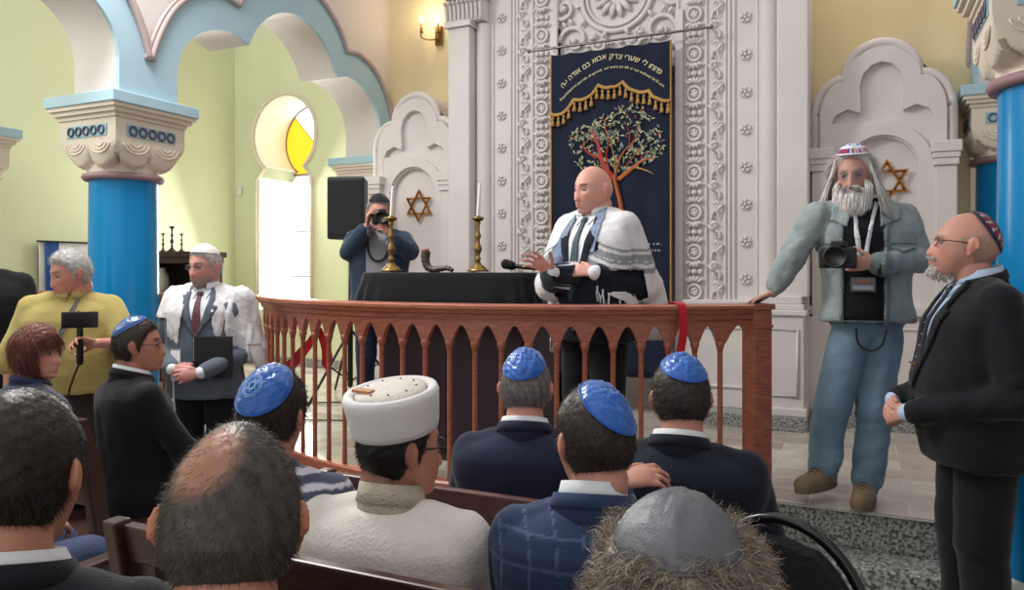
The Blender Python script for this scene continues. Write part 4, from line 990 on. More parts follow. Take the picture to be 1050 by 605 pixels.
o = npmesh('tablecloth', Vc, np.array(F)[:, ::-1], cloth('black_velvet', '#0d0f14', sheen=.3), tb); md = o.modifiers.new('s', 'SOLIDIFY'); md.thickness = .006; md.offset = -1
M_BRASS = mat('aged_brass', '#8f7346', .35, .9, vary=.15, vscale=30)
TT = .36+1.136
def candlestick(x, y, z, label, hh=.33, m=M_BRASS, cat='candlestick', group=None, name='candlestick'):
    k = hh/.33; c = empty(name, (x, y, z), 0, label, cat, group)
    MB().lathe([(a*k, b_*k) for a, b_ in [(.0, 0), (.062, 0), (.064, .010), (.050, .018), (.040, .030), (.026, .040), (.016, .055)]], n=28).build('base', m, c, smooth=True)
    MB().lathe([(a*k, b_*k) for a, b_ in [(.016, .05), (.012, .065), (.020, .075), (.012, .085), (.011, .10), (.022, .125), (.024, .14), (.012, .165), (.010, .19), (.018, .205), (.018, .215), (.010, .235), (.010, .27), (.016, .285), (.012, .30)]], n=24).build('stem', m, c, smooth=True)
    MB().lathe([(a*k, b_*k) for a, b_ in [(.010, .295), (.030, .305), (.036, .315), (.034, .322), (.016, .322), (.016, .33), (.012, .33)]], n=24).build('drip_pan', m, c, smooth=True)
    return c
def candle(x, y, z, L, tx, label):
    b = MB(); b.capsule((0, 0, 0), (tx, 0, L), .0125, .009, 16); w_ = b.build('candle', mat('candle_wax', '#e9e4da', .5), None, smooth=True); w_.location = (x, y, z); tag(w_, label, 'candle')
    MB().capsule((tx, 0, L), (tx+.002, 0, L+.018), .0015, .001, 6).build('wick', mat('burnt_wick', '#2a2420', .9), w_)
for x, y, l1, l2 in ((-2.70, 4.02, 'brass candlestick on the left end of the black table before the photographer', 'white candle leaning slightly in the left brass candlestick'), (-2.13, 4.12, 'brass candlestick at the middle of the black table beside the horn', 'white candle in the brass candlestick nearer the speaker')):
    candlestick(x, y, TT, l1, .345 if x > -2.5 else .355); candle(x, y, TT+.335, .20, .012, l2)
# ram's horn
b = MB(); P = spline([(-.10, 0, .14), (-.105, 0, .09), (-.09, 0, .045), (-.05, 0, .025), (0, 0, .03), (.05, .0, .035), (.09, 0, .02)], 6); n_ = len(P)
b.tube(P, [.030-.018*i/n_+.002*math.sin(i*2) for i in range(n_)], 12); o = b.build('ram_horn', mat('dark_horn', '#4b3a30', .35, vary=.4, vscale=30), None, smooth=True); o.location = (-2.36, 4.05, TT-.012); tag(o, "curled dark brown ram's horn lying on the black table between the candlesticks", 'horn')
MB().sphere((-.10, -.006, .146), (.027, .024, .012), 12, 6).build('mouth', mat('horn_inside', '#8d4a3a', .5), o, smooth=True)
# microphone
mic = empty('microphone', (-1.80, 3.95, TT), 0, 'black foam-tipped microphone on the table edge by the raised hand of the speaker', 'microphone')
MB().capsule((-.06, 0, .045), (-.02, 0, .035), .030, .026, 14).build('foam', cloth('black_foam', '#0b0b0d', bump=.6), mic, smooth=True); MB().capsule((-.02, 0, .035), (.13, 0, .018), .014, .010, 12).build('handle', mat('black_metal', '#121215', .4, .3), mic, smooth=True)
# ------------------------------------------------------------------ curtain
cu = empty('ark_curtain', (-1.815, 5.80, .36), 0, 'dark navy ark curtain embroidered with a tree and gold Hebrew lettering', 'curtain')
M_NAVY = cloth('navy_velvet', '#141b31', sheen=.25, rough=.8); M_GT = cloth('gold_trim', '#b98f52', rough=.5, bump=.6, bscale=400)
XC = -1.815; HW = .503; nx, nz = 60, 40; Z1 = 3.295-.36
gx = np.linspace(-HW, HW, nx); gz = np.linspace(.42, 1, nz)
def cy(x, z=1): return .018*math.sin(x*26)*(.3+.0*z)
V = []; 
for k_ in range(nz):
    z = .30+(Z1-.30)*k_/(nz-1)
    for x in gx: V.append((x, cy(x), z-(.012*abs(math.sin((x+HW)/(2*HW)*PI*6)) if k_ == nz-1 else 0)))
V = np.array(V); I = np.arange(nx*nz).reshape(nz, nx); F = np.stack([I[:-1, :-1], I[:-1, 1:], I[1:, 1:], I[1:, :-1]], -1).reshape(-1, 4)
o = npmesh('cloth', V, F, M_NAVY, cu); md = o.modifiers.new('s', 'SOLIDIFY'); md.thickness = .008; clo = o
for s in (-1, 1):
    b = MB(); b.tube([(s*(HW-.006), cy(s*HW)-.006, z) for z in np.linspace(.30, Z1-.01, 30)], .014, 8, flat=.5); b.build('border_braid', M_GT, cu, smooth=True)
TR = [(-2.318, 2.80), (-2.20, 2.803), (-2.11, 2.90), (-1.985, 2.912), (-1.90, 2.998), (-1.80, 2.972), (-1.70, 3.004), (-1.61, 2.925), (-1.49, 2.913), (-1.43, 2.85), (-1.312, 2.82)]
TRl = [(x-XC, z-.36) for x, z in TR]
TRl = [(max(-HW, min(HW, x)), z) for x, z in TRl]
pts = []
for (x0, z0), (x1, z1) in zip(TRl[:-1], TRl[1:]):
    for t_ in np.linspace(0, 1, 6)[:-1]: pts.append((x0+(x1-x0)*t_, z0+(z1-z0)*t_-.014*math.sin(PI*t_)))
pts.append(TRl[-1])
pel = MB(); low = [(x, z) for x, z in pts]
VV = []; 
for x, z in low: VV += [(x, cy(x)-.012, z), (x, cy(x)-.012, Z1-.02), (x, cy(x)-.004, z), (x, cy(x)-.004, Z1-.02)]
FF = []
for i in range(len(low)-1): a_ = 4*i; FF += [(a_, a_+4, a_+5, a_+1), (a_+2, a_+3, a_+7, a_+6), (a_, a_+2, a_+6, a_+4)]
pel.add(VV, FF); po = pel.build('pelmet', M_NAVY, cu)
b = MB(); b.tube([(x, cy(x)-.020, z) for x, z in pts], .015, 8, flat=.55); b.tube([(x, cy(x)-.024, z-.006) for x, z in pts], .005, 6); b.build('pelmet_braid', M_GT, cu, smooth=True)
ts = None
for i in range(21):
    u = (i+.5)/21; x = -HW+2*HW*u; z = np.interp(x, [p_[0] for p_ in pts], [p_[1] for p_ in pts])
    if ts is None:
        b = MB(); b.lathe([(.002, 0), (.004, -.012), (.011, -.020), (.012, -.028), (.006, -.034), (.012, -.05), (.019, -.085), (.0, -.087)], n=10); ts = b.build('tassel', M_GT, cu, smooth=True); o = ts
    else: o = ts.copy(); COL.objects.link(o)
    o.location = (x, cy(x)-.020, z-.010)
def letters(body, arcpts, size, name, m, parent, rtl=False, y=-.016, ext=.004, adv=None, lean=1):
    """set characters one after another along a curve"""
    P = spline(arcpts, 12); d = np.concatenate([[0], np.cumsum(np.linalg.norm(np.diff(P, axis=0), axis=1))]); L_ = d[-1]
    gl_ = []; 
    for ch in body:
        if ch == ' ': gl_.append((None, None, size*.32)); continue
        V_, F_ = text_np(ch, size, 'LEFT', ext)
        x0, x1 = V_[:, 0].min(), V_[:, 0].max(); V_ = V_-np.array(((x0+x1)/2, 0, 0)); gl_.append((V_, F_, x1-x0+size*.10))
    tot = sum(g[2] for g in gl_); k_ = L_/tot; s_ = 0; out = MB(); words = []
    for V_, F_, w_ in gl_:
        c_ = (s_+w_/2)*k_; s_ += w_
        if V_ is None: words.append(out); out = MB(); continue
        if rtl: c_ = L_-c_
        px = np.interp(c_, d, P[:, 0]); pz = np.interp(c_, d, P[:, 1]); qx = np.interp(min(c_+.01, L_), d, P[:, 0])-np.interp(max(c_-.01, 0), d, P[:, 0]); qz = np.interp(min(c_+.01, L_), d, P[:, 1])-np.interp(max(c_-.01, 0), d, P[:, 1])
        an = math.atan2(qz, qx)*lean; ca, sa = math.cos(an), math.sin(an); kk = min(1.0, k_*1.02)
        VV = np.stack([px+(V_[:, 0]*ca-V_[:, 1]*sa)*kk, np.full(len(V_), y)+[cy(px)]*len(V_)-V_[:, 2], pz+(V_[:, 0]*sa+V_[:, 1]*ca)*kk], -1); out.add(VV, F_)
    words.append(out)
    for w__ in words:
        if w__.n: w__.build(name, m, parent)
M_THR = mat('gold_thread', '#d8cfa8', .5)
L2 = lambda P: [(x-XC, z-.36) for x, z in P]
HEB = L2([(-2.215, 3.013), (-2.04, 3.14), (-1.84, 3.21), (-1.59, 3.16), (-1.385, 3.035)]); HEB = [(x*.98, z-.01) for x, z in HEB]
ROM = L2([(-2.225, 2.90), (-2.0, 3.06), (-1.76, 3.122), (-1.55, 3.055), (-1.37, 2.925)])
letters('פתחו לי שערי צדק אבוא בם אודה י-ה', HEB, .062, 'hebrew_word', M_THR, cu, rtl=True)
letters('Deschideti-mi portile dreptatii, voi intra pe ele si voi multumi lui D-zeu', ROM, .030, 'latin_word', M_THR, cu)
letters('voi lauda numele Tau am,', [(-.12, 1.345), (.2, 1.345), (.43, 1.345)], .030, 'small_word', mat('white_thread', '#dcdcdc', .6), cu, y=-.010, lean=0)
letters('in toate locurile acestea.', [(-.12, 1.295), (.2, 1.295), (.43, 1.295)], .030, 'small_word', MATS['white_thread'], cu, y=-.010, lean=0)
# embroidered tree
tree = empty('embroidered_tree', (.055, -.010, .02)); tree.parent = cu
rs = random.Random(5)
tc_ = {'o': cloth('thread_orange', '#b0653a'), 'r': cloth('thread_red', '#a8413a'), 't': cloth('thread_tan', '#a88a5c'), 'b': cloth('thread_brown', '#7c4a30')}
def br(P, r0_, r1_, c): 
    S_ = spline(P, 6); b_ = MB(); b_.tube([(x, -.004+cy(x), z) for x, z in S_], list(np.linspace(r0_, r1_, len(S_))), 8, flat=.45); b_.build('branch', tc_[c], tree, smooth=True); return S_
Zt = lambda y: 1.5+(278-y)/127.-.36
Xt = lambda x: (x-631)/127.*1.0
T = lambda L_: [(Xt(x), Zt(y)) for x, y in L_]
brs = [(T([(640, 240), (637, 215), (633, 198), (630, 185)]), .040, .030, 'o'), (T([(632, 190), (620, 175), (615, 160), (612, 148), (605, 135)]), .026, .008, 'r'), (T([(630, 190), (634, 172), (640, 160), (652, 148), (656, 132)]), .024, .006, 'o'),
       (T([(634, 188), (648, 178), (660, 170), (672, 168)]), .020, .004, 'o'), (T([(628, 190), (622, 165), (624, 148), (620, 132)]), .016, .005, 'r'), (T([(632, 185), (630, 165), (627, 150), (632, 135)]), .014, .004, 't'),
       (T([(616, 165), (604, 160), (594, 150)]), .012, .004, 'r'), (T([(626, 188), (612, 182), (598, 176)]), .012, .003, 't'), (T([(645, 158), (646, 143), (641, 130)]), .011, .004, 'r'), (T([(642, 176), (655, 160), (668, 150)]), .010, .003, 'b'), (T([(612, 150), (600, 140), (592, 136)]), .008, .003, 'b'), (T([(650, 176), (662, 180), (670, 184)]), .01, .003, 't')]
segs = [br(*q) for q in brs]
lc = [cloth('leaf_cream', '#b5b08e'), cloth('leaf_green', '#6c7c5c'), cloth('leaf_grey', '#7e8a8a'), cloth('leaf_rust', '#8e4438')]
mbs = [MB() for _ in lc]
for i in range(520):
    a_ = rs.uniform(0, 2*PI); q = math.sqrt(rs.uniform(0, 1)); x = Xt(631+q*50*math.cos(a_)); z = Zt(151-q*35*math.sin(a_)+(6*math.cos(a_*3)))
    if q < .35 and z < Zt(160): continue
    an = rs.uniform(0, PI); L_ = rs.uniform(.028, .042); w_ = .0085; k_ = rs.choices((0, 1, 2, 3), (5, 4, 4, 1))[0]
    ca, sa = math.cos(an), math.sin(an); VV = []
    for u, v in ((-1, 0), (-.3, .9), (.4, .8), (1, 0), (.4, -.8), (-.3, -.9)): X_, Z_ = u*L_/2, v*w_/2*1.6; VV.append((x+X_*ca-Z_*sa, cy(x)-.006, z+X_*sa+Z_*ca))
    VV = VV+[(p_[0], p_[1]+.004, p_[2]) for p_ in VV]; mbs[k_].add(VV, [(0, 1, 2, 3, 4, 5), (11, 10, 9, 8, 7, 6)]+[(j, j+6, (j+1) % 6+6, (j+1) % 6) for j in range(6)])
for m_, b in zip(lc, mbs): b.build('leaves', m_, tree)
rod = MB(); rod.capsule((-2.50, 5.785, 3.345), (-1.02, 5.785, 3.345), .010, .010, 10); o = rod.build('curtain_rod', mat('dull_steel', '#7d7975', .35, .8), None, smooth=True); tag(o, 'thin metal rod carrying the navy ark curtain', 'curtain rod')
for s in (-1, 1): MB().sphere((-1.76+s*.75, 5.785, 3.345), .018, 10, 8).build('finial', MATS['dull_steel'], o, smooth=True)
for i in range(9):
    x = -2.28+i*.116; MB().tube([(x, 5.785+.018*math.cos(a), 3.333+.024*math.sin(a)) for a in np.linspace(0, 2*PI, 12, endpoint=False)], .0025, 5, True).build('ring', MATS['dull_steel'], o, smooth=True)
# wall sconce
sc_ = empty('wall_sconce', (-3.80, 6.50, 3.86), 0, 'brass double candle wall light on the yellow wall left of the ark', 'wall lamp')
M_BR = mat('bright_brass', '#8a6a3a', .35, .9)
MB().box((-.035, -.02, -.11), (.045, .0, .08)).build('back_plate', M_BR, sc_, bevel=.005)
for s, dy in ((-1, -.12), (1, -.05)):
    x = -.13 if s < 0 else .02
    b = MB(); b.tube(spline([(0, -.02, -.05), (x*.5, dy*.8, -.07), (x, dy, -.04), (x, dy, .0)], 5), .007, 6); b.lathe([(.006, 0), (.022, .005), (.022, .010), (.012, .015)], (x, dy, 0), 12); b.build('arm', M_BR, sc_, smooth=True)
    MB().lathe([(.011, .012), (.011, .10)], (x, dy, 0), 12).build('candle_tube', mat('tan_candle_tube', '#9a6b4b', .5), sc_, smooth=True)
    MB().sphere((x, dy, .135), (.014, .014, .035), 10, 8).build('flame_bulb', emis('bulb_glow', '#fff0d0', 14), sc_, smooth=True) if s < 0 else MB().sphere((x, dy, .135), (.014, .014, .035), 10, 8).build('flame_bulb', MATS['bulb_glow'], sc_, smooth=True)
l = bpy.data.lights.new('sconce_light', 'POINT'); l.energy = 4.5; l.color = (1, .78, .5); l.shadow_soft_size = .05; lo_ = bpy.data.objects.new('sconce_light', l); COL.objects.link(lo_); lo_.location = (-3.86, 6.30, 4.05)
s2_ = copy_tree(sc_); s2_.location = (.25, 6.50, 4.25); tag(s2_, 'added brass double candle wall light, unseen above the right hand niche', 'wall lamp')  # unseen second wall light, added to match the glow on the yellow wall
lo2 = lo_.copy(); COL.objects.link(lo2); lo2.location = (.2, 6.25, 4.4)
l2_ = l.copy(); l2_.energy = 9; lo2.data = l2_
# loudspeaker and stand
ls = empty('loudspeaker', (-4.13, 5.50, 1.78), math.radians(20), 'black loudspeaker box on a tripod stand behind the photographer', 'speaker')
b = MB(); b.prism([(-.17, -.15), (.17, -.15), (.12, .15), (-.12, .15)], 0, .55); b.build('cabinet', mat('black_plastic', '#17181c', .5), ls, bevel=.02)
b = MB(); b.box((-.155, -.162, .035), (.155, -.148, .515)); b.build('grille', mat('speaker_grille', '#1e2025', .6, bump=.8, bscale=600), ls, bevel=.01)
MB().box((.02, -.166, .045), (.10, -.160, .06)).build('badge', mat('badge_grey', '#9a9a9a', .4), ls)
stt = empty('speaker_stand', (-4.13, 5.50, .36), 0, 'black tripod stand under the loudspeaker', 'stand'); M_BM = MATS['black_metal']
b = MB(); b.capsule((0, 0, .25), (0, 0, 1.40), .019, .017, 12); b.capsule((0, 0, .12), (0, 0, .75), .024, .024, 12); b.build('pole', M_BM, stt, smooth=True)
for a in (.4, 2.5, 4.6):
    c_, s_ = math.cos(a), math.sin(a); b = MB(); b.capsule((.02*c_, .02*s_, .60), (.50*c_, .50*s_, .015), .012, .012, 8); b.capsule((.01*c_, .01*s_, .16), (.25*c_, .25*s_, .31), .008, .008, 8); b.build('leg', M_BM, stt, smooth=True)
b = MB(); b.tube(spline([(-4.0, 5.3, .37), (-4.5, 4.9, .37), (-4.1, 4.5, .37), (-3.6, 4.6, .37), (-3.2, 4.9, .37), (-3.5, 5.3, .37), (-4.05, 5.45, .37)], 10), .006, 6); o = b.build('cable', mat('black_rubber', '#141416', .6), None, smooth=True); tag(o, 'thin black cable looping on the platform floor by the speaker stand', 'cable')
# red ribbons
M_RED = cloth('red_ribbon', '#c3202c', rough=.5)
def ribbon(curves, label, wave=.004, seed=0):
    V, F = loft(curves, 4, 5, .002, wave, 20, seed); o = npmesh('ribbon', V, F, M_RED); return tag(o, label, 'ribbon', None)
def railpt(x): # rail outer/inner point for world X
    a = math.asin((x-AC[0])/AR); return AC[1]-AR*math.cos(a), a
xr_ = -.81; yr, a = railpt(xr_); t_ = np.array((math.cos(a), math.sin(a))); nrm = np.array((math.sin(a), -math.cos(a)))
def rp(off, along, z): q = np.array((xr_, yr))+nrm*off+t_*along; return (q[0], q[1], z)
ribbon([[rp(-.076, w_, 1.20) for w_ in (-.018, 0, .018)], [rp(-.076, w_, 1.30) for w_ in (-.018, 0, .018)], [rp(-.066, w_, 1.343) for w_ in (-.018, 0, .018)], [rp(.0, w_, 1.345) for w_ in (-.018, 0, .018)], [rp(.066, w_, 1.343) for w_ in (-.018, 0, .018)], [rp(.078, w_, 1.29) for w_ in (-.018, 0, .020)], [rp(.075, w_+.004, 1.2) for w_ in (-.018, 0, .022)], [rp(.06, w_-.004, 1.11) for w_ in (-.02, 0, .022)], [rp(.07, w_-.01, 1.03) for w_ in (-.018, 0, .018)]], 'red ribbon hanging over the railing near its right end', .001)
W3 = lambda L_: [[world(*q) for q in r_] for r_ in L_]
ribbon(W3([[(323, 336, 4.36), (329, 340, 4.36)], [(316, 347, 4.42), (322, 353, 4.42)], [(305, 359, 4.50), (311, 368, 4.50)], [(294, 371, 4.60), (299, 382, 4.60)], [(286, 378, 4.64), (290, 388, 4.64)]]), 'left strand of red ribbon slanting behind the left balusters', .004, 1)
ribbon(W3([[(324, 337, 4.34), (330, 336, 4.34)], [(327, 348, 4.33), (336, 350, 4.33)], [(330, 360, 4.33), (341, 366, 4.33)], [(330, 374, 4.35), (337, 384, 4.35)]]), 'right strand of red ribbon hanging behind the left balusters', .004, 2)
# cabinet with candlesticks, left aisle
cb = empty('wooden_cabinet', (-6.47, 5.7, .36), 0, 'dark wooden cabinet with open shelves behind the man in the prayer shawl', 'cabinet')
b = MB(); b.box((-.40, -.20, 0), (-.36, .2, 1.28)); b.box((.36, -.20, 0), (.40, .2, 1.28)); b.box((-.36, .17, 0), (.36, .2, 1.28)); b.box((-.44, -.24, 1.28), (.44, .22, 1.34)); b.box((-.42, -.22, 1.22), (.42, .2, 1.28)); b.box((-.36, -.19, .1), (.36, .18, .13)); b.build('body', M_BLACKW, cb, bevel=.005)
for z in (.40, .86): MB().box((-.36, -.18, z), (.36, .17, z+.025)).build('shelf', M_BLACKW, cb)
for s in (-1, 1): MB().box((min(s*.36, s*.02), -.2, .02), (max(s*.36, s*.02), -.18, .46)).build('door', M_BLACKW, cb, bevel=.004)
MD = mat('dark_pewter', '#3b342e', .4, .7)
for x, hh in ((-6.62, .20), (-6.49, .27), (-6.35, .19)): candlestick(x, 5.62, 1.70, {-6.62: 'small dark candlestick, leftmost of the three on the cabinet', -6.49: 'tall dark candlestick, middle of the three on the cabinet', -6.35: 'small dark candlestick, rightmost of the three on the cabinet'}[x], hh, MD)
b = MB(); b.lathe([(.03, 0), (.06, .03), (.085, .12), (.075, .2), (.045, .26), (.05, .28), (.045, .28)], n=24); o = b.build('pale_vase', mat('frosted_glass', '#b9bdb2', .3), None, smooth=True); o.location = (-6.62, 5.60, 1.245); tag(o, 'pale rounded vase on the upper cabinet shelf', 'vase')
MB().lathe([(.046, .275), (.050, .285), (.046, .29)], n=24).build('lip', MATS['frosted_glass'], o, smooth=True)
# flag on the left wall
fl = empty('flag', (-7.06, 4.86, .9), 0, 'white flag with blue stripe hanging on the left wall behind the yellow polo', 'flag')
V, F = loft([[(0, -.27+.03*k_, .0+0*k_) for k_ in range(19)], [(.01, -.27+.03*k_, .45) for k_ in range(19)], [(0, -.27+.03*k_, .88) for k_ in range(19)]], 2, 6, .004, .008, 14, 3); npmesh('cloth', V, F, cloth('flag_white', '#d9dcda'), fl)
V, F = loft([[(.012, -.22, .0), (.012, -.15, .0), (.012, -.08, 0)], [(.022, -.22, .45), (.022, -.15, .45), (.022, -.08, .45)], [(.012, -.22, .88), (.012, -.15, .88), (.012, -.08, .88)]], 4, 6, .004, .003, 14, 3); npmesh('stripe', V, F, cloth('flag_blue', '#28508f'), fl)
MB().capsule((.01, -.29, .885), (.01, .29, .885), .008, .008, 8).build('rod', M_BM, fl)
# light switch and conduit on the green wall
o = MB().box((-.03, -.02, -.06), (.03, 0, .06)).build('wall_switch', mat('switch_white', '#d8d8d0', .4), None, bevel=.005); o.location = (-7.0, 7.09, 2.5); tag(o, 'small white box high on the green wall near the corner', 'switch')
# pews
def pew(name, x0, x1, y, label, arm=None, hb=.94, m=M_BENCH, slat=True, open_=False):
    c = empty(name, (x0, y, 0), 0, label, 'bench'); W_ = x1-x0
    def side(x, s):
        b = MB(); MyzT = Matrix(((0,0,1,x-.022),(1,0,0,0),(0,1,0,0),(0,0,0,1)))
        b.prism([(.06, 0), (.11, 0), (.08, .42), (.03, .75), (-.03, hb+.01), (-.075, hb+.01), (-.04, .75), (.01, .42)], 0, .045, MyzT); b.prism([(.43, 0), (.48, 0), (.48, .44), (.43, .44)], 0, .045, MyzT); b.prism([(.02, .36), (.48, .36), (.48, .43), (.02, .43)], 0, .045, MyzT)
        return b.build('end_frame', m, c, bevel=.008)
    side(.022, 1); side(W_-.022, -1)
    Rk = lambda z: -.055+(hb-z)*.21
    def bar(z0, z1, th=.028, nm='rail', ext=0):
        b = MB(); x_a, x_b = .04-ext, W_-.04+ext; y0, y1 = Rk(z0), Rk(z1); b.add([(x_a, y0, z0), (x_b, y0, z0), (x_b, y0+th, z0), (x_a, y0+th, z0), (x_a, y1, z1), (x_b, y1, z1), (x_b, y1+th, z1), (x_a, y1+th, z1)], [(0, 3, 2, 1), (4, 5, 6, 7), (0, 1, 5, 4), (1, 2, 6, 5), (2, 3, 7, 6), (3, 0, 4, 7)]); return b.build(nm, m, c, bevel=.006)
    bar(hb-.09, hb, .03, 'top_rail'); bar(.58, .64, .024, 'lower_rail')
    n_ = max(2, int(W_/.105)); first = None
    for i in range(n_):
        x = .09+(W_-.18)*i/(n_-1)
        if first is None:
            b = MB(); z0, z1 = .62, hb-.07; y0, y1 = Rk(z0)+.006, Rk(z1)+.008; b.add([(-.022, y0, z0), (.022, y0, z0), (.022, y0+.013, z0), (-.022, y0+.013, z0), (-.022, y1, z1), (.022, y1, z1), (.022, y1+.013, z1), (-.022, y1+.013, z1)], [(0, 3, 2, 1), (4, 5, 6, 7), (0, 1, 5, 4), (1, 2, 6, 5), (2, 3, 7, 6), (3, 0, 4, 7)]); first = b.build('slat', m, c); o = first
        else: o = first.copy(); COL.objects.link(o)
        o.location = (x, 0, 0)
    MB().box((.02, .04, .42), (W_-.02, .50, .45)).build('seat', m, c, bevel=.008)
    if arm is not None:
        x = .022 if arm < 0 else W_-.022; b = MB(); b.box((x-.03, -.02, .625), (x+.03, .46, .65)); b.box((x-.02, .40, .43), (x+.02, .44, .63)); b.build('armrest', m, c, bevel=.008)
    return c
pew('pew', -1.52, .12, 1.20, 'dark slatted wooden pew in front of the balding man and the fur-haired person')
pew('pew', -1.50, -.42, 1.90, 'reddish wooden pew behind the two navy suited men nearest the railing', hb=.885, m=wood('reddish_bench_wood', '#4a2c27', '#65413a', .28))
pew('pew', -4.4, -2.66, 1.95, 'dark slatted wooden pew behind the bespectacled man in profile', hb=.93)
pew('pew', -3.6, -2.02, 1.22, 'wooden pew with armrest at the lower left edge', arm=1, hb=.80)
pew('pew', -1.75, .10, .26, 'dark wooden pew under the nearest row of sitters')
# black round-backed chair
ch = empty('padded_chair', (-.17, 2.06, -.0), math.radians(-14), 'black padded chair with rounded back before the granite steps', 'chair')
pts = [(.215*math.sin(a)*(1.0), -.02-.02*math.cos(a), .60+.27*math.cos(a)) for a in np.linspace(-2.3, 2.3, 30)]
b = MB(); b.tube(pts, .014, 10); b.build('back_frame', mat('black_gloss', '#0e0e12', .25, spec=.6), ch, smooth=True)
b = MB(); P = [(.200*math.sin(a), .585+.250*math.cos(a)-.012*(math.cos(a) > .9)) for a in np.linspace(0, 2*PI, 40, endpoint=False)]; b.prism(P, -.055, -.015, Rxz); o = b.build('backrest', mat('black_dotted_fabric', '#101116', .8, bump=.3), ch, bevel=.015); 
dt = MB()
for i in range(-5, 6):
    for k_ in range(-6, 7):
        x, z = i*.036+(.018 if k_ % 2 else 0), .585+k_*.033
        pass

m_ = MATS['black_dotted_fabric']; nt = m_.node_tree; vo = nt.nodes.new('ShaderNodeTexVoronoi'); vo.inputs['Scale'].default_value = 28; vo.inputs['Randomness'].default_value = .15; tc0 = nt.nodes.new('ShaderNodeTexCoord'); cr = nt.nodes.new('ShaderNodeValToRGB'); cr.color_ramp.elements[0].position = .10; cr.color_ramp.elements[0].color = (*lin('#4a4b54'), 1); cr.color_ramp.elements[1].position = .14; cr.color_ramp.elements[1].color = (*lin('#101116'), 1); nt.links.new(tc0.outputs['Object'], vo.inputs['Vector']); nt.links.new(vo.outputs['Distance'], cr.inputs[0]); nt.links.new(cr.outputs[0], nt.nodes['Principled BSDF'].inputs['Base Color'])
b = MB(); b.prism([(.21*np.sign(math.cos(a))*abs(math.cos(a))**.5, .21+.21*np.sign(math.sin(a))*abs(math.sin(a))**.6) for a in np.linspace(0, 2*PI, 40, endpoint=False)], .42, .48); b.build('seat', MATS['black_dotted_fabric'], ch, bevel=.015)
for sx in (-1, 1):
    for yy, tx in ((.02, -.02), (.38, .03)): MB().capsule((sx*.17, yy, .43), (sx*.19, yy+tx, .012), .012, .011, 8).build('leg', MATS['black_gloss'], ch, smooth=True)
    MB().capsule((sx*.165, -.03, .46), (sx*.17, .03, .42), .013, .013, 8).build('back_support', MATS['black_gloss'], ch, smooth=True)
# ------------------------------------------------------------------ the people
def depth(P): return float(np.dot(_F, P))
class Fr:
    """a person's own frame: converts a seen direction at a given depth offset into local joints"""
    def __init__(s, loc, face): s.loc = np.array(loc, float); s.r = math.radians(face); s.d = depth(s.loc)
    def __call__(s, x, y, dd=0):
        w_ = world(x, y, s.d+dd)-s.loc; c, q = math.cos(-s.r), math.sin(-s.r); return (w_[0]*c-w_[1]*q, w_[0]*q+w_[1]*c, w_[2])
def P2(pts, k): return [(x*k, z*k) for x, z in pts]
def mirror(pts): return [(-x, z) for x, z in pts][::-1]
M_SHIRT = cloth('white_shirt', '#dfe2e8', bump=.12, vary=.03, sheen=0); M_LBLUE = cloth('light_blue_shirt', '#a9bdd6', bump=.12, vary=.04)
M_BLACKS = cloth('black_suit', '#15161a'); M_NAVYS = cloth('navy_suit', '#1f2439'); M_NAVY2 = cloth('dark_navy_suit', '#171c2b')
def suit_front(p, m, shirt=M_SHIRT, tie='#20303f', k=None, v=(.062, 1.13), tiew=.034, tie_end=1.0, stripe=None, tieknot=True, xs=0, lap=.085):
    k = k or p.k; bv = p.bvh; zb = v[1]; w_ = v[0]
    sh = patch(bv, [((x+xs)*k, z*k) for x, z in [(-w_, 1.49), (w_, 1.49), (w_*.9, 1.40), (.004, zb), (-.004, zb), (-w_*.9, 1.40)]], .001, .004, .02).build('shirt', shirt, p.o, smooth=True)
    for s in (1, -1):
        L_ = [(.052, 1.50), (.030+w_*.55, 1.42), (.004, zb-.01), (.030, zb+.03), (lap+.02, 1.33), (lap+.035, 1.375), (lap+.008, 1.385), (lap+.012, 1.42), (.085, 1.47)]
        L_ = [((s*x+xs)*k, z*k) for x, z in L_]; 
        if s < 0: L_ = L_[::-1]
        patch(bv, L_, .006, .006, .02).build('lapel', m, p.o, smooth=True)
    if tie:
        t_ = mat('tie_'+tie.strip('#'), tie, .5, bump=.3, bscale=400); b2 = fullmesh_bvh(sh.data)
        pl = [(-.016, 1.465), (.016, 1.465), (.012, 1.435), (tiew, tie_end+.04), (0, tie_end), (-tiew, tie_end+.04), (-.012, 1.435)]
        if tie_end < zb: pl = [(-.016, 1.465), (.016, 1.465), (.012, 1.435), (tiew*.8, zb+.07), (.004, zb+.0), (-.004, zb+.0), (-tiew*.8, zb+.07), (-.012, 1.435)]
        patch(bv, [((x+xs)*k, z*k) for x, z in pl], .007, .006, .015).build('tie', t_, p.o, smooth=True)
        q = p.bvh.ray_cast(Vector((xs*k, 1, 1.452*k)), Vector((0, -1, 0)))
        if q[0]: MB().sphere(tuple(q[0]+Vector((0, .010, 0))), (.019, .013, .017), 10, 8).build('tie_knot', t_, p.o, smooth=True)
    for z in (zb-.05, zb-.16):
        q = bv.ray_cast(Vector((xs*k+.004, 1, z*k)), Vector((0, -1, 0)))
        if q[0]: MB().sphere(tuple(q[0]+Vector((0, .004, 0))), (.010, .005, .010), 10, 6).build('button', mat('dark_button', '#0c0c0e', .3), p.o, smooth=True)
def shirt_points(p, m, k=None, xs=0, z=1.485):
    """the two turned points of a shirt collar"""
    k = k or p.k
    for s in (1, -1):
        P = [((s*.008+xs)*k, z*k), ((s*.050+xs)*k, (z+.025)*k), ((s*.062+xs)*k, (z-.015)*k), ((s*.040+xs)*k, (z-.062)*k)]
        if s < 0: P = P[::-1]
        patch(p.bvh, P, .007, .005, .02).build('collar_point', m, p.o, smooth=True)
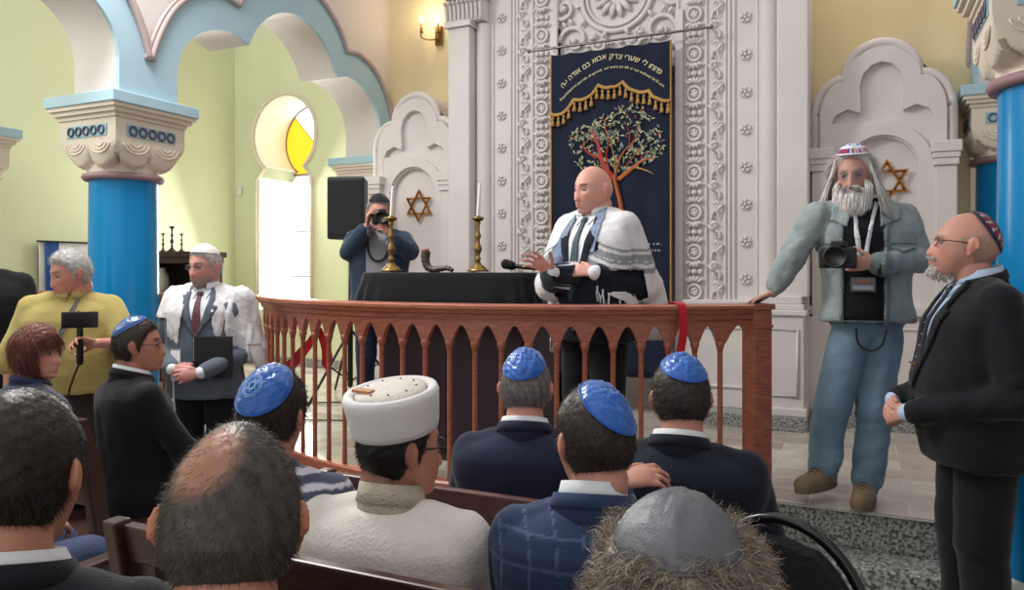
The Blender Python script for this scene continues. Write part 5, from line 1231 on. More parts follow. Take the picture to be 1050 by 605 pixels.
def shawl(p, m, keep, color, name='prayer_shawl', off=.022, z0=.86, extra=None, vox=.009, up=.078, seed=0, wr=.006, ws=1.0, belly=0, arms='RL'):
    j = p.j; mb = MB(); torso_loft(mb, j['P'], j['N'], j['shR']-j['shL'], z0=z0, z1=1.49, off=off, ws=ws, belly=belly)
    for s in arms:
        mb.capsule(j['sh'+s]+(0, 0, .0), j['el'+s], up, up, 16); mid = j['N']+np.array((0, 0, -.05)); mb.capsule(j['sh'+s], mid*.5+j['sh'+s]*.5+(0, 0, .018), up*.92, up*.85, 12)
    if extra: extra(mb, j)
    def disp(V, N): return wr*wob(V*np.array((1.6, 1.6, .35)), 26, seed)+.3*wr*wob(V, 60, seed+2)
    me = remesh(mb, vox, 4, disp); V = getV(me).astype(float); K = keep(V); C = color(V); setcol(me, C)
    bm = bmesh.new(); bm.from_mesh(me); bm.verts.ensure_lookup_table(); bmesh.ops.delete(bm, geom=[bm.verts[i] for i in np.where(~K)[0]], context='VERTS'); 
    bs = [v for v in bm.verts if v.is_boundary]
    for _ in range(4): bmesh.ops.smooth_vert(bm, verts=bs, factor=.5, use_axis_x=True, use_axis_y=True, use_axis_z=True)
    bm.to_mesh(me); bm.free(); o = lk(name, me, m, p.o); md = o.modifiers.new('s', 'SOLIDIFY'); md.thickness = .005; md.offset = -.5; p.shbvh = fullmesh_bvh(me); return o
def fringe(parent, pts, L=.10, m=None, seed=0, n=4, r=.0022):
    rs = np.random.default_rng(seed)
    for q in pts:
        q = np.array(q); b = MB(); b.capsule(q, q+(0, 0, -.03), .005, .004, 6)
        for i in range(n):
            e = q+np.array((rs.uniform(-.02, .02), rs.uniform(-.015, .015), -L*rs.uniform(.7, 1.2))); b.tube(spline([q+(0, 0, -.02), (q+e)/2+rs.uniform(-.006, .006, 3), e], 4), r, 5)
        b.build('tassel', m or M_SHIRT, parent, smooth=True)
M_SHAWL = cloth('prayer_shawl_wool', '#d8d6da', attr='Col', bump=.3, bscale=150, vary=.03)
def shoulder_seam(p): pass
def back_clothes(p, m, shirt=M_SHIRT, collar=True, **k):
    make_top(p, m, **k)
    make_collar(p, m, .080, .026, .5, 'jacket_collar', lift=-.008, open_=.5, thick=.006)
    if collar: make_collar(p, shirt, .069, .031, .45, 'shirt_collar', lift=.004)
BLUE = '#145cb4'
def emblem(p, axis, off):
    """printed ring with six-pointed star"""
    ax = np.array(axis, float); ax /= np.linalg.norm(ax); u = np.cross(ax, (0, 0, 1.)); u /= np.linalg.norm(u); v = np.cross(ax, u); b = MB()
    def pt(x, y): d = ax+u*x+v*y; d /= np.linalg.norm(d); V_, _ = headpts(p, d[None], np.array([off])); return V_[0]
    for r_ in (.24, .20): b.tube([pt(r_*math.cos(a), r_*math.sin(a)) for a in np.linspace(0, 2*PI, 28, endpoint=False)], .0009, 5, True)
    for q in (0, 1):
        T_ = [(.14*math.cos(PI/2+q*PI+i*2*PI/3), .14*math.sin(PI/2+q*PI+i*2*PI/3)) for i in range(3)]; L_ = []
        for i in range(3):
            for t_ in (0, .33, .66): L_.append(pt(T_[i][0]*(1-t_)+T_[(i+1) % 3][0]*t_, T_[i][1]*(1-t_)+T_[(i+1) % 3][1]*t_))
        b.tube(L_, .0012, 5, True)
    return b
# ---- nearest row
def near_stub(V): return V
k_ = 1.29/1.314
pA = make_person('dark-haired man in a dark suit, closest to the lower left corner, seen from behind', (-1.135, .715, 0), 30, 'sit', 1.75*1.315/1.306, head=(0, -4, 0), vox=.0045, skin='#c08a72', wide=1.03, eyes=False)
back_clothes(pA, cloth('charcoal_suit', '#1b1d25'), vox=.012)
make_hair(pA, '#171311', n=16000, thick=.012, length=.013, strandw=.0007, back=.75, color2='#2a211c', jit=.25, hl=.0)
pB = make_person('man with thinning dark hair and bald crown, seen from behind at lower left', (-.715, .715, 0), 33, 'sit', 1.75*1.305/1.306, head=(5, -8, 2), vox=.0045, skin='#b9826a', wide=1.0, eyes=False, hs=.98)
back_clothes(pB, cloth('dark_grey_suit', '#22232b'), vox=.012)
def thin(D):
    x, y, z = D.T; b = .10+.90*np.clip((np.sqrt((x+.34)**2+((y+.50)*.95)**2+(z-.74)**2*1.2)-.34)/.26, 0, 1); return np.clip(b, 0, 1)
pB.skinc = '#a8735c'
make_hair(pB, '#2b2624', n=15000, thick=.008, length=.014, strandw=.0007, back=.75, color2='#57504a', dens=thin, hl=.0, thickf=lambda D: .25+.75*thin(D))
pC = make_person('person with thick curly grey-brown hair under a grey kippah, nearest at the bottom edge', (-.20, .92, 0), 10, 'sit', 1.75*1.215/1.314, vox=.008, eyes=False, hs=.95, head=(0, 5, 0))
back_clothes(pC, cloth('dark_coat', '#1c1c20'), vox=.014)
def fullhair(D): x, y, z = D.T; return z-np.interp(y, [-1, -.3, .2, .5, .8, 1], [-.85, -.80, -.75, -.1, .5, .6])
make_hair(pC, '#6a5d51', n=22000, thick=.026, length=.050, strandw=.0013, curl=.75, curlf=1.1, jit=.3, back=.45, color2='#a09384', mfun=fullhair, seg=6, droop=.35, vary=.45, seed=4, part=0, thickf=lambda D: np.clip((np.degrees(np.arccos(np.clip(D@np.array((0, .02, 1)), -1, 1)))-46)/12+.3, .2, 1), clump=.9, dens=lambda D: (D@np.array((0, .02, 1)) < math.cos(math.radians(44)))*1.0); pC.skinc = '#6b5c4e'
make_kippah(pC, '#5d6168', (0.0, .0, 1), 51, off=.027, m=mat('grey_leather', '#5d6168', .42, spec=.5, attr='Col', bump=.15, bscale=300), crinkle=.002, seam=4, seed=6)
# ---- second row
pD = make_person('dark-haired boy with a blue satin kippah bearing a white emblem', (-1.38, 1.52, 0), 18, 'sit', 1.75*1.245/1.314, head=(-4, -6, 0), vox=.006, eyes=False, skin='#c98f7e', hs=.95)
def stripes(V): z = V[:, 2]; s_ = (np.sin(z*2*PI/.030) > .35)[:, None]; return np.where(s_, np.array(lin('#c9c8d4')), np.array(lin('#4b5068')))
make_top(pD, cloth('striped_knit', '#555566', attr='Col'), vox=.010); setcol(pD.top.data, stripes(getV(pD.top.data))); make_collar(pD, cloth('grey_knit', '#555a70'), .064, .02, .2)
make_hair(pD, '#1d1614', n=8000, thick=.017, length=.018, color2='#2f2522')
make_kippah(pD, BLUE, (-.02, -.62, .78), 46, off=.024, seed=3, crinkle=.004)
emblem(pD, (-.10, -.78, .62), .0275).build('emblem', mat('emblem_print', '#9cc3ea', .5), kids(pD.o, 'kippah')[0], smooth=True)
pE = make_person('man in a cream coat and round white turban hat with black glasses', (-.985, 1.50, 0), 4, 'sit', 1.75*1.205/1.314, head=(-36, -3, 0), vox=.005, skin='#c58d78', jaw=1.3, wide=1.06, sh=1.10, ws=1.12, paint=dict(brow='#1a1512', stub='#2a211e', sw=.5, sz=-.2), hoff=(.01, 0, .0), neckr=.062)
M_CREAMC = cloth('cream_brocade', '#ded8d2', bump=.35, bscale=120, vary=.05); 
make_top(pE, M_CREAMC, ws=1.05, sh=1.05, sl=(.072, .062, .05), wrinkle=.005); make_collar(pE, cloth('cream_collar', '#c9bfae', bump=1.0, bscale=160), .067, .045, .35, 'standing_collar', lift=-.002)
make_hair(pE, '#14100f', n=5000, thick=.010, length=.012, hl=-.02)
make_glasses(pE, '#15110f', (.027, .019), t=.002)
# turban hat
hat = MB(); hat.lathe([(.088, 0), (.100, .004), (.104, .02), (.110, .07), (.112, .088), (.108, .099), (.098, .102), (.090, .098), (.084, .090)], n=56, caps=False)
hat.lathe([(.060, .0), (.088, .0)], n=56, caps=False)
Mh = Matrix.Translation(Vector(pE.H)+Vector(tuple(pE.R@np.array((0, -.012, .042)))))@Matrix(pE.R.tolist()).to_4x4()@Matrix.Rotation(math.radians(13), 4, 'X')@Matrix.Rotation(math.radians(4), 4, 'Y')
V, F = hat.data(); turb = npmesh('turban_hat', xf(V, Mh), F, cloth('white_felt', '#dedbdd', rough=.7), pE.o)
md = turb.modifiers.new('s', 'SOLIDIFY'); md.thickness = .003; md.offset = -1
b = MB(); b.lathe([(.084, .086), (.083, .096), (.075, .103), (.04, .108), (.004, .110)], n=40); V, F = b.data(); crown = npmesh('crown', xf(V, Mh), F, cloth('quilted_cream', '#d6cfc6', bump=.5, bscale=90), turb)
b = MB(); 
for i in range(9): a = i*2*PI/9; b.sphere((.064*math.cos(a), .064*math.sin(a), .107), .0028, 8, 6)
V, F = b.data()
for i in range(9):
    a = i*2*PI/9+.2; q = MB(); q.sphere((.062*math.cos(a), .062*math.sin(a), .1055), .0026, 8, 6); V, F = q.data(); npmesh('stud', xf(V, Mh), F, mat('stud_dark', '#4b4038', .5), turb)
b = MB(); b.box((-.066, -.058, .105), (-.008, -.040, .1115), Matrix.Rotation(.35, 4, 'Z')); V, F = b.data(); npmesh('leather_tab', xf(V, Mh), F, mat('tan_leather', '#b0714a', .5), turb, smooth=False)
pF = make_person('man in a blue checked suit and blue kippah with a hand raised beside his shoulder', (-.525, 1.57, 0), 14, 'sit', 1.75*1.25/1.314, head=(30, -3, 0), vox=.005, skin='#c4907e', hs=.97, eyes=True, paint=dict(brow='#2a1e19'),
                 J=dict(elR=Fr((-.525, 1.57, 0), 14)(655, 575, .12), wrR=Fr((-.525, 1.57, 0), 14)(630, 497, .20)), hands=dict(R=dict(d=(.85, .25, .25), n=(-.2, .4, -.9), curl=(18, 35, 25), thumb=(40, 20), sc=.95)))
def checks(V):
    c = np.repeat(np.array(lin('#2c3d5c'))[None], len(V), 0); g = (np.abs(((V[:, 0]+.3*V[:, 1])/.055) % 1-.5) > .465)|(np.abs((V[:, 2]/.06) % 1-.5) > .47); c[g] = lin('#4c5f82'); return c
pF_m = cloth('checked_suit', '#2c3d5c', attr='Col', rough=.8); 
make_top(pF, pF_m, vox=.0065, wrinkle=.004, smooth=7); setcol(pF.top.data, checks(getV(pF.top.data))); M_CHK = cloth('checked_plain', '#2c3d5c')
make_collar(pF, M_CHK, .080, .026, .5, 'jacket_collar', lift=-.008, open_=.5, thick=.006); make_collar(pF, M_SHIRT, .064, .046, .45, 'shirt_collar', lift=-.002); cuffs(pF, M_SHIRT, .034, 'R')
make_hair(pF, '#231a17', n=10000, thick=.011, length=.013, color2='#3a2c26')
make_kippah(pF, BLUE, (.26, -.46, .84), 45, off=.018, seed=11, crinkle=.0038)
# ---- front row
pG = make_person('grey-templed man in a navy suit and crinkled blue kippah, right of the white turban', (-.985, 2.25, 0), 16, 'sit', 1.75*1.235/1.314, head=(2, -3, 0), vox=.006, skin='#c98f80', eyes=False, ws=1.05, sh=1.06, hs=.98)
back_clothes(pG, cloth('ink_navy_suit', '#23263f'), ws=1.05, sh=1.08)
make_hair(pG, '#3e3a3a', n=7000, thick=.010, length=.012, color2='#8b8687')
make_kippah(pG, BLUE, (-.05, -.42, .90), 46, off=.019, seed=21, crinkle=.006)
pH = make_person('man in a dark navy suit with blue kippah, nearest the railing post', (-.475, 2.22, 0), 6, 'sit', 1.75*1.245/1.314, head=(14, -3, 0), vox=.006, skin='#bb8676', eyes=False, ws=1.05, sh=1.10, hs=.98)
back_clothes(pH, M_NAVY2, ws=1.05, sh=1.12, sl=(.07, .06, .046))
make_hair(pH, '#221d1e', n=8000, thick=.013, length=.014, color2='#3b3433', jit=.45)
make_kippah(pH, BLUE, (.10, -.30, .95), 44, off=.021, seed=31, crinkle=.004)
pI = make_person('man in profile with glasses, dark suit and blue kippah, seated before the blue column', (-2.93, 2.37, 0), -18, 'sit', 1.75*1.29/1.314, head=(-27, 2, 0), vox=.005, skin='#bf8670', hs=1.0, nose=1.15, paint=dict(brow='#2c211c', stub='#3a2c26', sw=.3), neckr=.060)
back_clothes(pI, cloth('dark_suit', '#17151b')); 
make_hair(pI, '#241a16', n=8000, thick=.012, length=.016, color2='#3b2c24')
make_glasses(pI, '#4a3a30', (.025, .016), t=.0013); make_kippah(pI, '#1d4f92', (0, -.40, .90), 46, off=.016, seed=41)
pJ = make_person('smiling auburn-haired woman in a navy jacket at the left edge', (-3.33, 2.17, 0), -15, 'sit', 1.75*1.255/1.314, head=(-50, 0, 0), vox=.005, skin='#d49a88', hs=.96, sh=.92, paint=dict(brow='#5a3a2a'), neckr=.048)
make_top(pJ, cloth('blue_sheen_jacket', '#2b3150', rough=.55, sheen=.3), sh=.95, wrinkle=.006); make_collar(pJ, cloth('blue_sheen_collar', '#2b3150'), .070, .02, .4)
def bob(D): x, y, z = D.T; return z-np.interp(y, [-1, -.2, .15, .3, .5, .7, 1], [-.85, -.85, -.80, -.55, .22, .42, .40])
make_hair(pJ, '#4a231b', n=9000, thick=.024, length=.060, color2='#84483a', mfun=bob, back=1.0, droop=1.0, seg=4, jit=.12, strandw=.0016)
# person whose knee shows at the left
pK = make_person('person in blue-grey trousers at the left edge, only the bent leg and hand in view', (-2.55, 1.36, 0), -8, 'sit', 1.70, vox=.008, eyes=False, J=dict(elL=(-.22, .05, .72), wrL=(-.12, .24, .62), elR=(.20, .04, .74), wrR=(.06, .27, .66)))
make_top(pK, cloth('bluegrey_jacket', '#3d4668'), vox=.014); make_trousers(pK, cloth('bluegrey_trousers', '#3a4668', rough=.7), r=(.105, .085, .07))
make_hair(pK, '#2a211c', n=1500)
# trousers for the other sitters
TM = cloth('dark_trousers', '#17181f')
for q in (pA, pB, pC, pD, pF, pG, pH, pI, pJ): make_trousers(q, TM, vox=.018)
make_trousers(pE, M_CREAMC, vox=.018)
# ---- speaker in a prayer shawl
fr_ = Fr((-1.275, 3.83, .36), 162)
pL = make_person('bald man speaking behind the railing, white prayer shawl over a dark suit, both hands raised', fr_.loc, 162, 'stand', 1.69, head=(-14, -4, -3), vox=.004, skin='#d79f90', wide=1.10, deep=1.06, jaw=1.6, hs=1.06, ws=1.15, sh=1.0, neckr=.074, paint=dict(brow='#5a3c34', stub='#8a6258', sw=.12, sz=-.2),
                 J=dict(elR=fr_(566, 292, -.05), wrR=fr_(566, 279, -.30), elL=fr_(662, 296, -.06), wrL=fr_(609, 279, -.25)),
                 hands=dict(R=dict(d=(.35, .6, .45), n=(-.55, .55, -.5), curl=(15, 22, 15), spread=9, thumb=(55, 15), sc=1.05), L=dict(d=(.95, .35, .12), n=(.1, -.75, -.6), curl=(10, 22, 15), spread=6, thumb=(40, 15), sc=1.05)))
make_top(pL, M_NAVY2, ws=1.15, sh=1.0, belly=.05, ds=1.15, vox=.010, sl=(.068, .064, .050)); make_trousers(pL, M_BLACKS, vox=.014, ws=1.15, r=(.115, .085, .075))
suit_front(pL, M_NAVY2, M_SHIRT, '#2b4350', v=(.075, 1.02), tie_end=.95, tiew=.042); make_collar(pL, M_SHIRT, .074, .04, .25, 'shirt_collar', open_=.35); shirt_points(pL, M_SHIRT); cuffs(pL, M_SHIRT, .040)
kk = pL.k
def keepL(V):
    x, y, z = V.T; op = np.interp(z, np.array([.80, 1.05, 1.25, 1.42, 1.50])*kk, [.10, .080, .066, .055, .05])
    front = y > .0; k1 = ~front|(np.abs(x) > op); hem = np.where(x > 0, .84, np.where(front, np.interp(x, [-.32, -.24, -.10, 0], [.80, 1.02, 1.13, 1.0]), .80)); arm = (x < -.2) & (y > .19) & (z < 1.17*kk)
    return k1 & (z > hem*kk) & ~arm & ~near(V)
def near(V):
    E = pL.j['elL']+(0, 0, .02); W = pL.j['wrL']; d = W-E; t = np.clip((V-E)@d/np.dot(d, d), .0, 1.1); dist = np.linalg.norm(V-(E+t[:, None]*d), axis=1); return (dist < .092) & (t > .05) & (V[:, 2] < E[2]+.07) & (V[:, 1] > E[1]+.06) & (V[:, 0] > E[0]-.05)
def colL(V):
    x, y, z = V.T; c = np.repeat(np.array(lin('#dad8dc'))[None], len(V), 0)
    q = (z*.75+.35*np.abs(x)+.15*y); s_ = np.zeros(len(V), bool)
    for a, w_ in ((.985, .010), (1.015, .005), (1.035, .012), (1.065, .005), (.80, .010), (.83, .005)): s_ |= np.abs(q-a*kk) < w_
    c[s_] = lin('#8b9097'); return c
def exL(mb, j): mb.capsule(j['elL']+(-.0, -.03, .02), j['elL']+(-.02, -.07, -.22), .075, .085, 14); mb.capsule(j['elL']+(.08, -.10, .02), j['elL']+(.07, -.12, -.24), .09, .10, 14)
sw = shawl(pL, M_SHAWL, keepL, colL, ws=1.15, belly=.05, off=.030, extra=exL, up=.090, vox=.007, seed=2, z0=.80)
M_AT = mat('silver_blue_brocade', '#8496b5', .4, bump=.8, bscale=220, vary=.25, vscale=60)
patch(pL.shbvh, P2([(.066, 1.47), (.085, 1.49), (.150, 1.30), (.145, 1.18), (.070, 1.20), (.078, 1.32)], kk), .006, .004, .02).build('collar_band', M_AT, pL.o, smooth=True)
patch(pL.shbvh, P2(mirror([(.060, 1.50), (.100, 1.52), (.125, 1.38), (.115, 1.28), (.078, 1.28), (.068, 1.38)]), kk), .006, .004, .02).build('collar_band', M_AT, pL.o, smooth=True)
def onsurf(p, x, z, off=.008, bv=None):
    q = (bv or p.bvh).ray_cast(Vector((x, 1, z)), Vector((0, -1, 0))); return np.array(q[0]+Vector((0, off, 0))) if q[0] else np.array((x, .2, z))
fringe(sw, [onsurf(pL, -.15-.024*i, (1.10-.018*i)*kk-.0, .015) for i in range(5)]+[fr_(632+i*6, 280+i*4, -.14) for i in range(4)], .07, seed=3)
fringe(sw, [onsurf(pL, .13, .86*kk, .02), onsurf(pL, .17, .86*kk, .02)], .10, seed=4)
b = MB(); W_ = pL.j['wrL']; d_ = W_-pL.j['elL']; d_ = d_/np.linalg.norm(d_); b.capsule(W_-d_*.018, W_-d_*.008, .036, .036, 14); b.build('wristwatch', mat('gold_watch', '#a08a55', .3, .9), pL.o, smooth=True)
# ---- long-haired photographer
fr_ = Fr((.035, 4.15, .36), 176)
pM = make_person('long-haired bearded man in denim jacket and jeans, one hand on the railing post', fr_.loc, 176, 'stand', 1.735, head=(-2, -6, 0), vox=.0045, skin='#bb8c7e', wide=1.0, hs=1.08, sh=1.08, ws=1.05, nose=1.2, paint=dict(brow='#8a827c'), hoff=(.055, .02, 0),
                 J=dict(elR=fr_(812, 262, .02), wrR=fr_(793, 300, .04), elL=fr_(941, 266, -.06), wrL=fr_(898, 271, -.28), hipR=fr_(872, 345), knR=fr_(852, 420, -.03), anR=fr_(845, 481, .0), toeR=fr_(822, 494, -.10), hipL=fr_(905, 345), knL=fr_(897, 425, -.05), anL=fr_(888, 494, -.05), toeL=fr_(881, 510, -.21), shL=fr_(926, 222), shR=fr_(838, 222)),
                 hands=dict(R=dict(d=(.75, -.1, -.35), n=(.0, .2, -1), curl=(10, 20, 15), thumb=(35, 10)), L=dict(d=(.95, .12, .05), n=(.1, -.95, .1), curl=(20, 35, 25), thumb=(45, 20))))
M_DEN = cloth('pale_denim', '#909b9c', bump=.4, bscale=120, vary=.16, vscale=14); M_DEN2 = cloth('denim_seam', '#748486', bump=.4); M_JEAN = cloth('blue_jeans', '#70899c', bump=.35, bscale=160, vary=.22, vscale=7)
make_top(pM, M_DEN, z0=.88, off=.02, ws=1.05, sh=1.08, vox=.009, sl=(.078, .068, .052), wrinkle=.010, wf=22, ds=1.1); make_trousers(pM, M_JEAN, r=(.095, .082, .078), wrinkle=.009, shoes='#8b7660', ws=.98, lift=.04, vox=.010, shoem=cloth('tan_suede', '#86705a'), shoesz=1.08)
k = pM.k; bv = pM.bvh
tsh = patch(bv, [(-.075, 1.50*k), (.085, 1.50*k), (.085, .875*k), (-.09, .875*k)], .004, .004, .02).build('black_t_shirt', cloth('black_cotton', '#121317'), pM.o, smooth=True)
make_collar(pM, MATS['black_cotton'], .064, .02, .2, 'neckband')
for s in (1, -1):
    L_ = [(s*.085, 1.47*k), (s*.085, .88*k), (s*.105, .88*k), (s*.105, 1.44*k)]; patch(bv, L_ if s > 0 else L_[::-1], .007, .005, .02).build('button_placket', M_DEN2, pM.o, smooth=True)
    L_ = [(s*.055, 1.53*k), (s*.070, 1.36*k), (s*.150, 1.40*k), (s*.145, 1.455*k), (s*.10, 1.50*k)]; patch(bv, L_ if s > 0 else L_[::-1], .010, .007, .02).build('collar_flap', M_DEN, pM.o, smooth=True)
    L_ = [(s*.115, 1.285*k), (s*.215, 1.285*k), (s*.215, 1.255*k), (s*.165, 1.235*k), (s*.115, 1.255*k)]; patch(bv, L_ if s > 0 else L_[::-1], .007, .006, .02).build('pocket_flap', M_DEN2, pM.o, smooth=True)
    for z in (1.30, 1.18, 1.06, .94): b = MB(); b.sphere(onsurf(pM, s*.095, z*k, .012), (.007, .004, .007), 8, 6); b.build('button', mat('steel_button', '#8f8a80', .3, .9), pM.o, smooth=True)
wb = MB(); V, F = torso_loft and ([], []) ; 
q = MB(); torso_loft(q, pM.j['P'], pM.j['N'], pM.j['shR']-pM.j['shL'], z0=.90, z1=.905, off=.03, ws=1.05, rings=[(.885, .197, .152, 0), (.90, .199, .156, 0), (.925, .199, .156, 0), (.94, .196, .152, 0)]); 
cuffs(pM, M_DEN2, .056, 'L', .0)
# lanyard, badge, camera with strap
for s in 'RL':
    a_ = pM.j['an'+s]; t_ = pM.j['toe'+s]; f_ = t_-a_; f_[2] = 0; f_ /= np.linalg.norm(f_); sd_ = np.array((-f_[1], f_[0], 0)); z_ = a_[2]-.09
    for i in range(3):
        c_ = np.array((a_[0], a_[1], z_))+f_*(.075+.025*i)+np.array((0, 0, .104-.008*i)); b = MB(); b.tube(spline([c_-sd_*.026-np.array((0, 0, .014)), c_, c_+sd_*.026-np.array((0, 0, .014))], 4), .0035, 6); b.build('shoelace', mat('lace_brown', '#4a3a2c', .8), pM.o, smooth=True)
for s in (1, -1): patch(bv, [(s*.058, 1.49*k), (s*.040, 1.49*k), (s*.008-.004, 1.20*k), (s*.008+.016, 1.20*k)] if s > 0 else [(-.040, 1.49*k), (-.058, 1.49*k), (-.012, 1.20*k), (.006, 1.20*k)], .010, .003, .02).build('lanyard', mat('lanyard_white', '#d0d3da', .5, vary=.3, vscale=90), pM.o, smooth=True)
cam_ = empty('camera', tuple(Matrix.Rotation(math.radians(176), 4, 'Z')@Vector(fr_(860, 264, -.27))+Vector(fr_.loc)), math.radians(176), 'large black camera held against the chest of the long-haired man', 'camera')
M_CAM = mat('camera_black', '#0f0f12', .4, bump=.2, bscale=500)
def camera_parts(c, s=1.0, lensdir=None):
    b = MB(); b.box((-.068*s, -.03*s, -.045*s), (.068*s, .035*s, .042*s)); b.box((-.03*s, -.03*s, .04*s), (.03*s, .04*s, .068*s)); b.box((.040*s, .0, -.045*s), (.072*s, .055*s, .038*s)); b.build('body', M_CAM, c, bevel=.008*s)
    Mx = Matrix.Rotation(-PI/2, 4, 'X') if lensdir is None else Matrix(lensdir)
    b = MB(); b.lathe([(.036*s, .03*s), (.037*s, .07*s), (.042*s, .075*s), (.042*s, .11*s), (.045*s, .115*s), (.046*s, .15*s), (.038*s, .152*s), (.036*s, .14*s)], M=Mx, n=28); b.build('lens_barrel', M_CAM, c, smooth=True)
    b = MB(); b.lathe([(.0, .138*s), (.036*s, .136*s)], M=Mx, n=28, caps=False); b.build('front_glass', mat('lens_front', '#15131c', .05, spec=1), c, smooth=True)
    b = MB(); b.lathe([(.0405*s, .094*s), (.0428*s, .094*s), (.0428*s, .099*s), (.0405*s, .099*s)], M=Mx, n=28, caps=False); b.build('lens_ring', mat('lens_ring', '#56565c', .3), c, smooth=True)
camera_parts(cam_, 1.12)
bd = empty('badge', (0, 0, 0), 0, 'dark plastic name badge hanging below the camera of the long-haired man', 'badge'); q = onsurf(pM, .0, 1.085*k, .018)
qw = Matrix.Rotation(math.radians(176), 4, 'Z')@Vector(tuple(q))+Vector(fr_.loc); bd.location = qw; bd.rotation_euler = (0, 0, math.radians(176))
MB().box((-.055, -.002, -.035), (.055, .004, .035)).build('card', mat('badge_grey_card', '#4d4f55', .3), bd, bevel=.004); MB().box((-.03, .004, .008), (.03, .006, .024)).build('red_stripe', mat('badge_red', '#8a4a48', .5), bd); MB().box((-.045, .004, -.025), (.045, .006, -.004)).build('print', mat('badge_print', '#8d9097', .5), bd)
st = MB(); pl_ = [onsurf(pM, .03, .875*k, .02), onsurf(pM, .02, .80*k, .05), onsurf(pM, -.03, .77*k, .06), onsurf(pM, -.08, .80*k, .05), onsurf(pM, -.10, .875*k, .02)]; st.tube(spline(pl_, 8), .006, 8); st.build('hanging_strap', mat('strap_black', '#101012', .7), pM.o, smooth=True)
b = MB(); W_ = pM.j['wrL']; d_ = W_-pM.j['elL']; d_ = d_/np.linalg.norm(d_); b.capsule(W_-d_*.03, W_-d_*.012, .034, .034, 14); b.build('wristwatch', mat('watch_steel', '#85878c', .3, .8), pM.o, smooth=True)
# hair and beard
def longhair(D): x, y, z = D.T; return z-np.interp(y, [-1, 0, .25, .42, .6, 1], [-.85, -.8, -.6, .30, .72, .74])
make_hair(pM, '#b3ada7', n=6000, thick=.020, length=.075, color2='#e2ddd7', mfun=longhair, back=1.0, droop=1.2, seg=5, jit=.15, strandw=.0018, seed=8, part=1)
def locks(p, n, fn, color, color2, name, width=.0022, seed=0, seg=8):
    rs = np.random.default_rng(seed); Vs = []; Fs = []; Cs = []; cnt = 0; c1 = np.array(lin(color)); c2 = np.array(lin(color2))
    for i in range(n):
        P = spline(fn(rs), 3); P = P+.004*np.cumsum(rs.normal(size=P.shape)*.35, 0); m_ = len(P); w_ = width*rs.uniform(.7, 1.5); V, F = tube_np(P, np.linspace(w_, w_*.25, m_), 4); F = [f for f in F if len(f) == 4]
        Vs.append(V); Fs.append(np.array(F)+cnt); cnt += len(V); t_ = rs.uniform(); Cs.append(np.repeat(((c1*(1-t_)+c2*t_)*rs.uniform(.75, 1.15))[None], len(V), 0))
    return npmesh(name, np.concatenate(Vs), np.concatenate(Fs), mat('hair', '#333333'), p.o, attrs=np.concatenate(Cs))
Hm = pM.H; hm = pM.hs
def sidelock(rs):
    s = rs.choice((-1, 1)); a = rs.uniform(-.9, 1.2); x0 = s*.085*math.cos(a*.55); y0 = -.10*math.sin(a*.9)*1.0-.015
    top = np.array((x0*.95, y0, rs.uniform(.02, .08))); f = rs.uniform(.6, 1.45)
    return [Hm+hm*top, Hm+hm*np.array((x0*1.22, y0*1.05, -.02)), Hm+hm*np.array((x0*(1.30+.2*f), y0*1.1-.0, -.09)), Hm+hm*np.array((x0*(1.38+.45*f), y0*1.1+rs.uniform(-.02, .03), -.15-.035*f))]
locks(pM, 1500, sidelock, '#b3ada7', '#e6e1db', 'long_hair', .0026, 3)
def beard(rs):
    a = rs.uniform(-1.35, 1.35); z0 = rs.uniform(-.105, -.055)-.0*abs(a); r_ = .062+.01*math.cos(a); x0 = math.sin(a)*.068; y0 = .035+.062*math.cos(a)*(1+.0*z0); 
    if abs(a) > .8: z0 = rs.uniform(-.09, -.02)
    return [Hm+hm*np.array((x0, y0-.012, z0)), Hm+hm*np.array((x0*1.18, y0+.008, z0-.03)), Hm+hm*np.array((x0*1.15, y0+.012, z0-.065)), Hm+hm*np.array((x0*.85, y0+.004, min(z0-.07, -.130)-rs.uniform(0, .025)))]
locks(pM, 900, beard, '#c8c3bd', '#f4f1ec', 'beard', .0026, 5)
b = MB(); b.capsule(Hm+hm*np.array((0, .040, -.085)), Hm+hm*np.array((0, .05, -.135)), .052, .045, 16); b.capsule(Hm+hm*np.array((-.045, .03, -.06)), Hm+hm*np.array((.045, .03, -.06)), .034, .034, 12); lk('beard_mass', remesh(b, .006, 2), mat('beard_grey', '#c5c0ba', .8, bump=.8, bscale=200), pM.o)
def must(rs): s = rs.choice((-1, 1)); x0 = s*rs.uniform(.002, .025); return [Hm+hm*np.array((x0, .112, -.052)), Hm+hm*np.array((x0+s*.012, .113, -.062)), Hm+hm*np.array((x0+s*.02, .104, -.078))]
locks(pM, 120, must, '#a7a29c', '#d5d0ca', 'moustache', .0020, 6)
make_glasses(pM, '#6b5a50', (.024, .017), t=.0010)
def kpat(Cc, t, a, D):
    u = np.sin(a*14); Cc = Cc.copy(); m1 = (t > .62)&(t < .92)&(u > .1); Cc[m1] = lin('#a8323a'); Cc[(t > .62)&(t < .92)&(u < -.5)] = lin('#2a3f8f'); Cc[(t < .45)&(np.sin(a*5)*np.sin(t*16) > .1)] = lin('#3c78c8'); Cc[(t >= .92)] = lin('#dcdce4'); return Cc
make_kippah(pM, '#d3d5de', (.0, .05, 1), 44, off=.030, paint=kpat, m=cloth('embroidered_cap', '#d3d5de', attr='Col'), crinkle=.001)
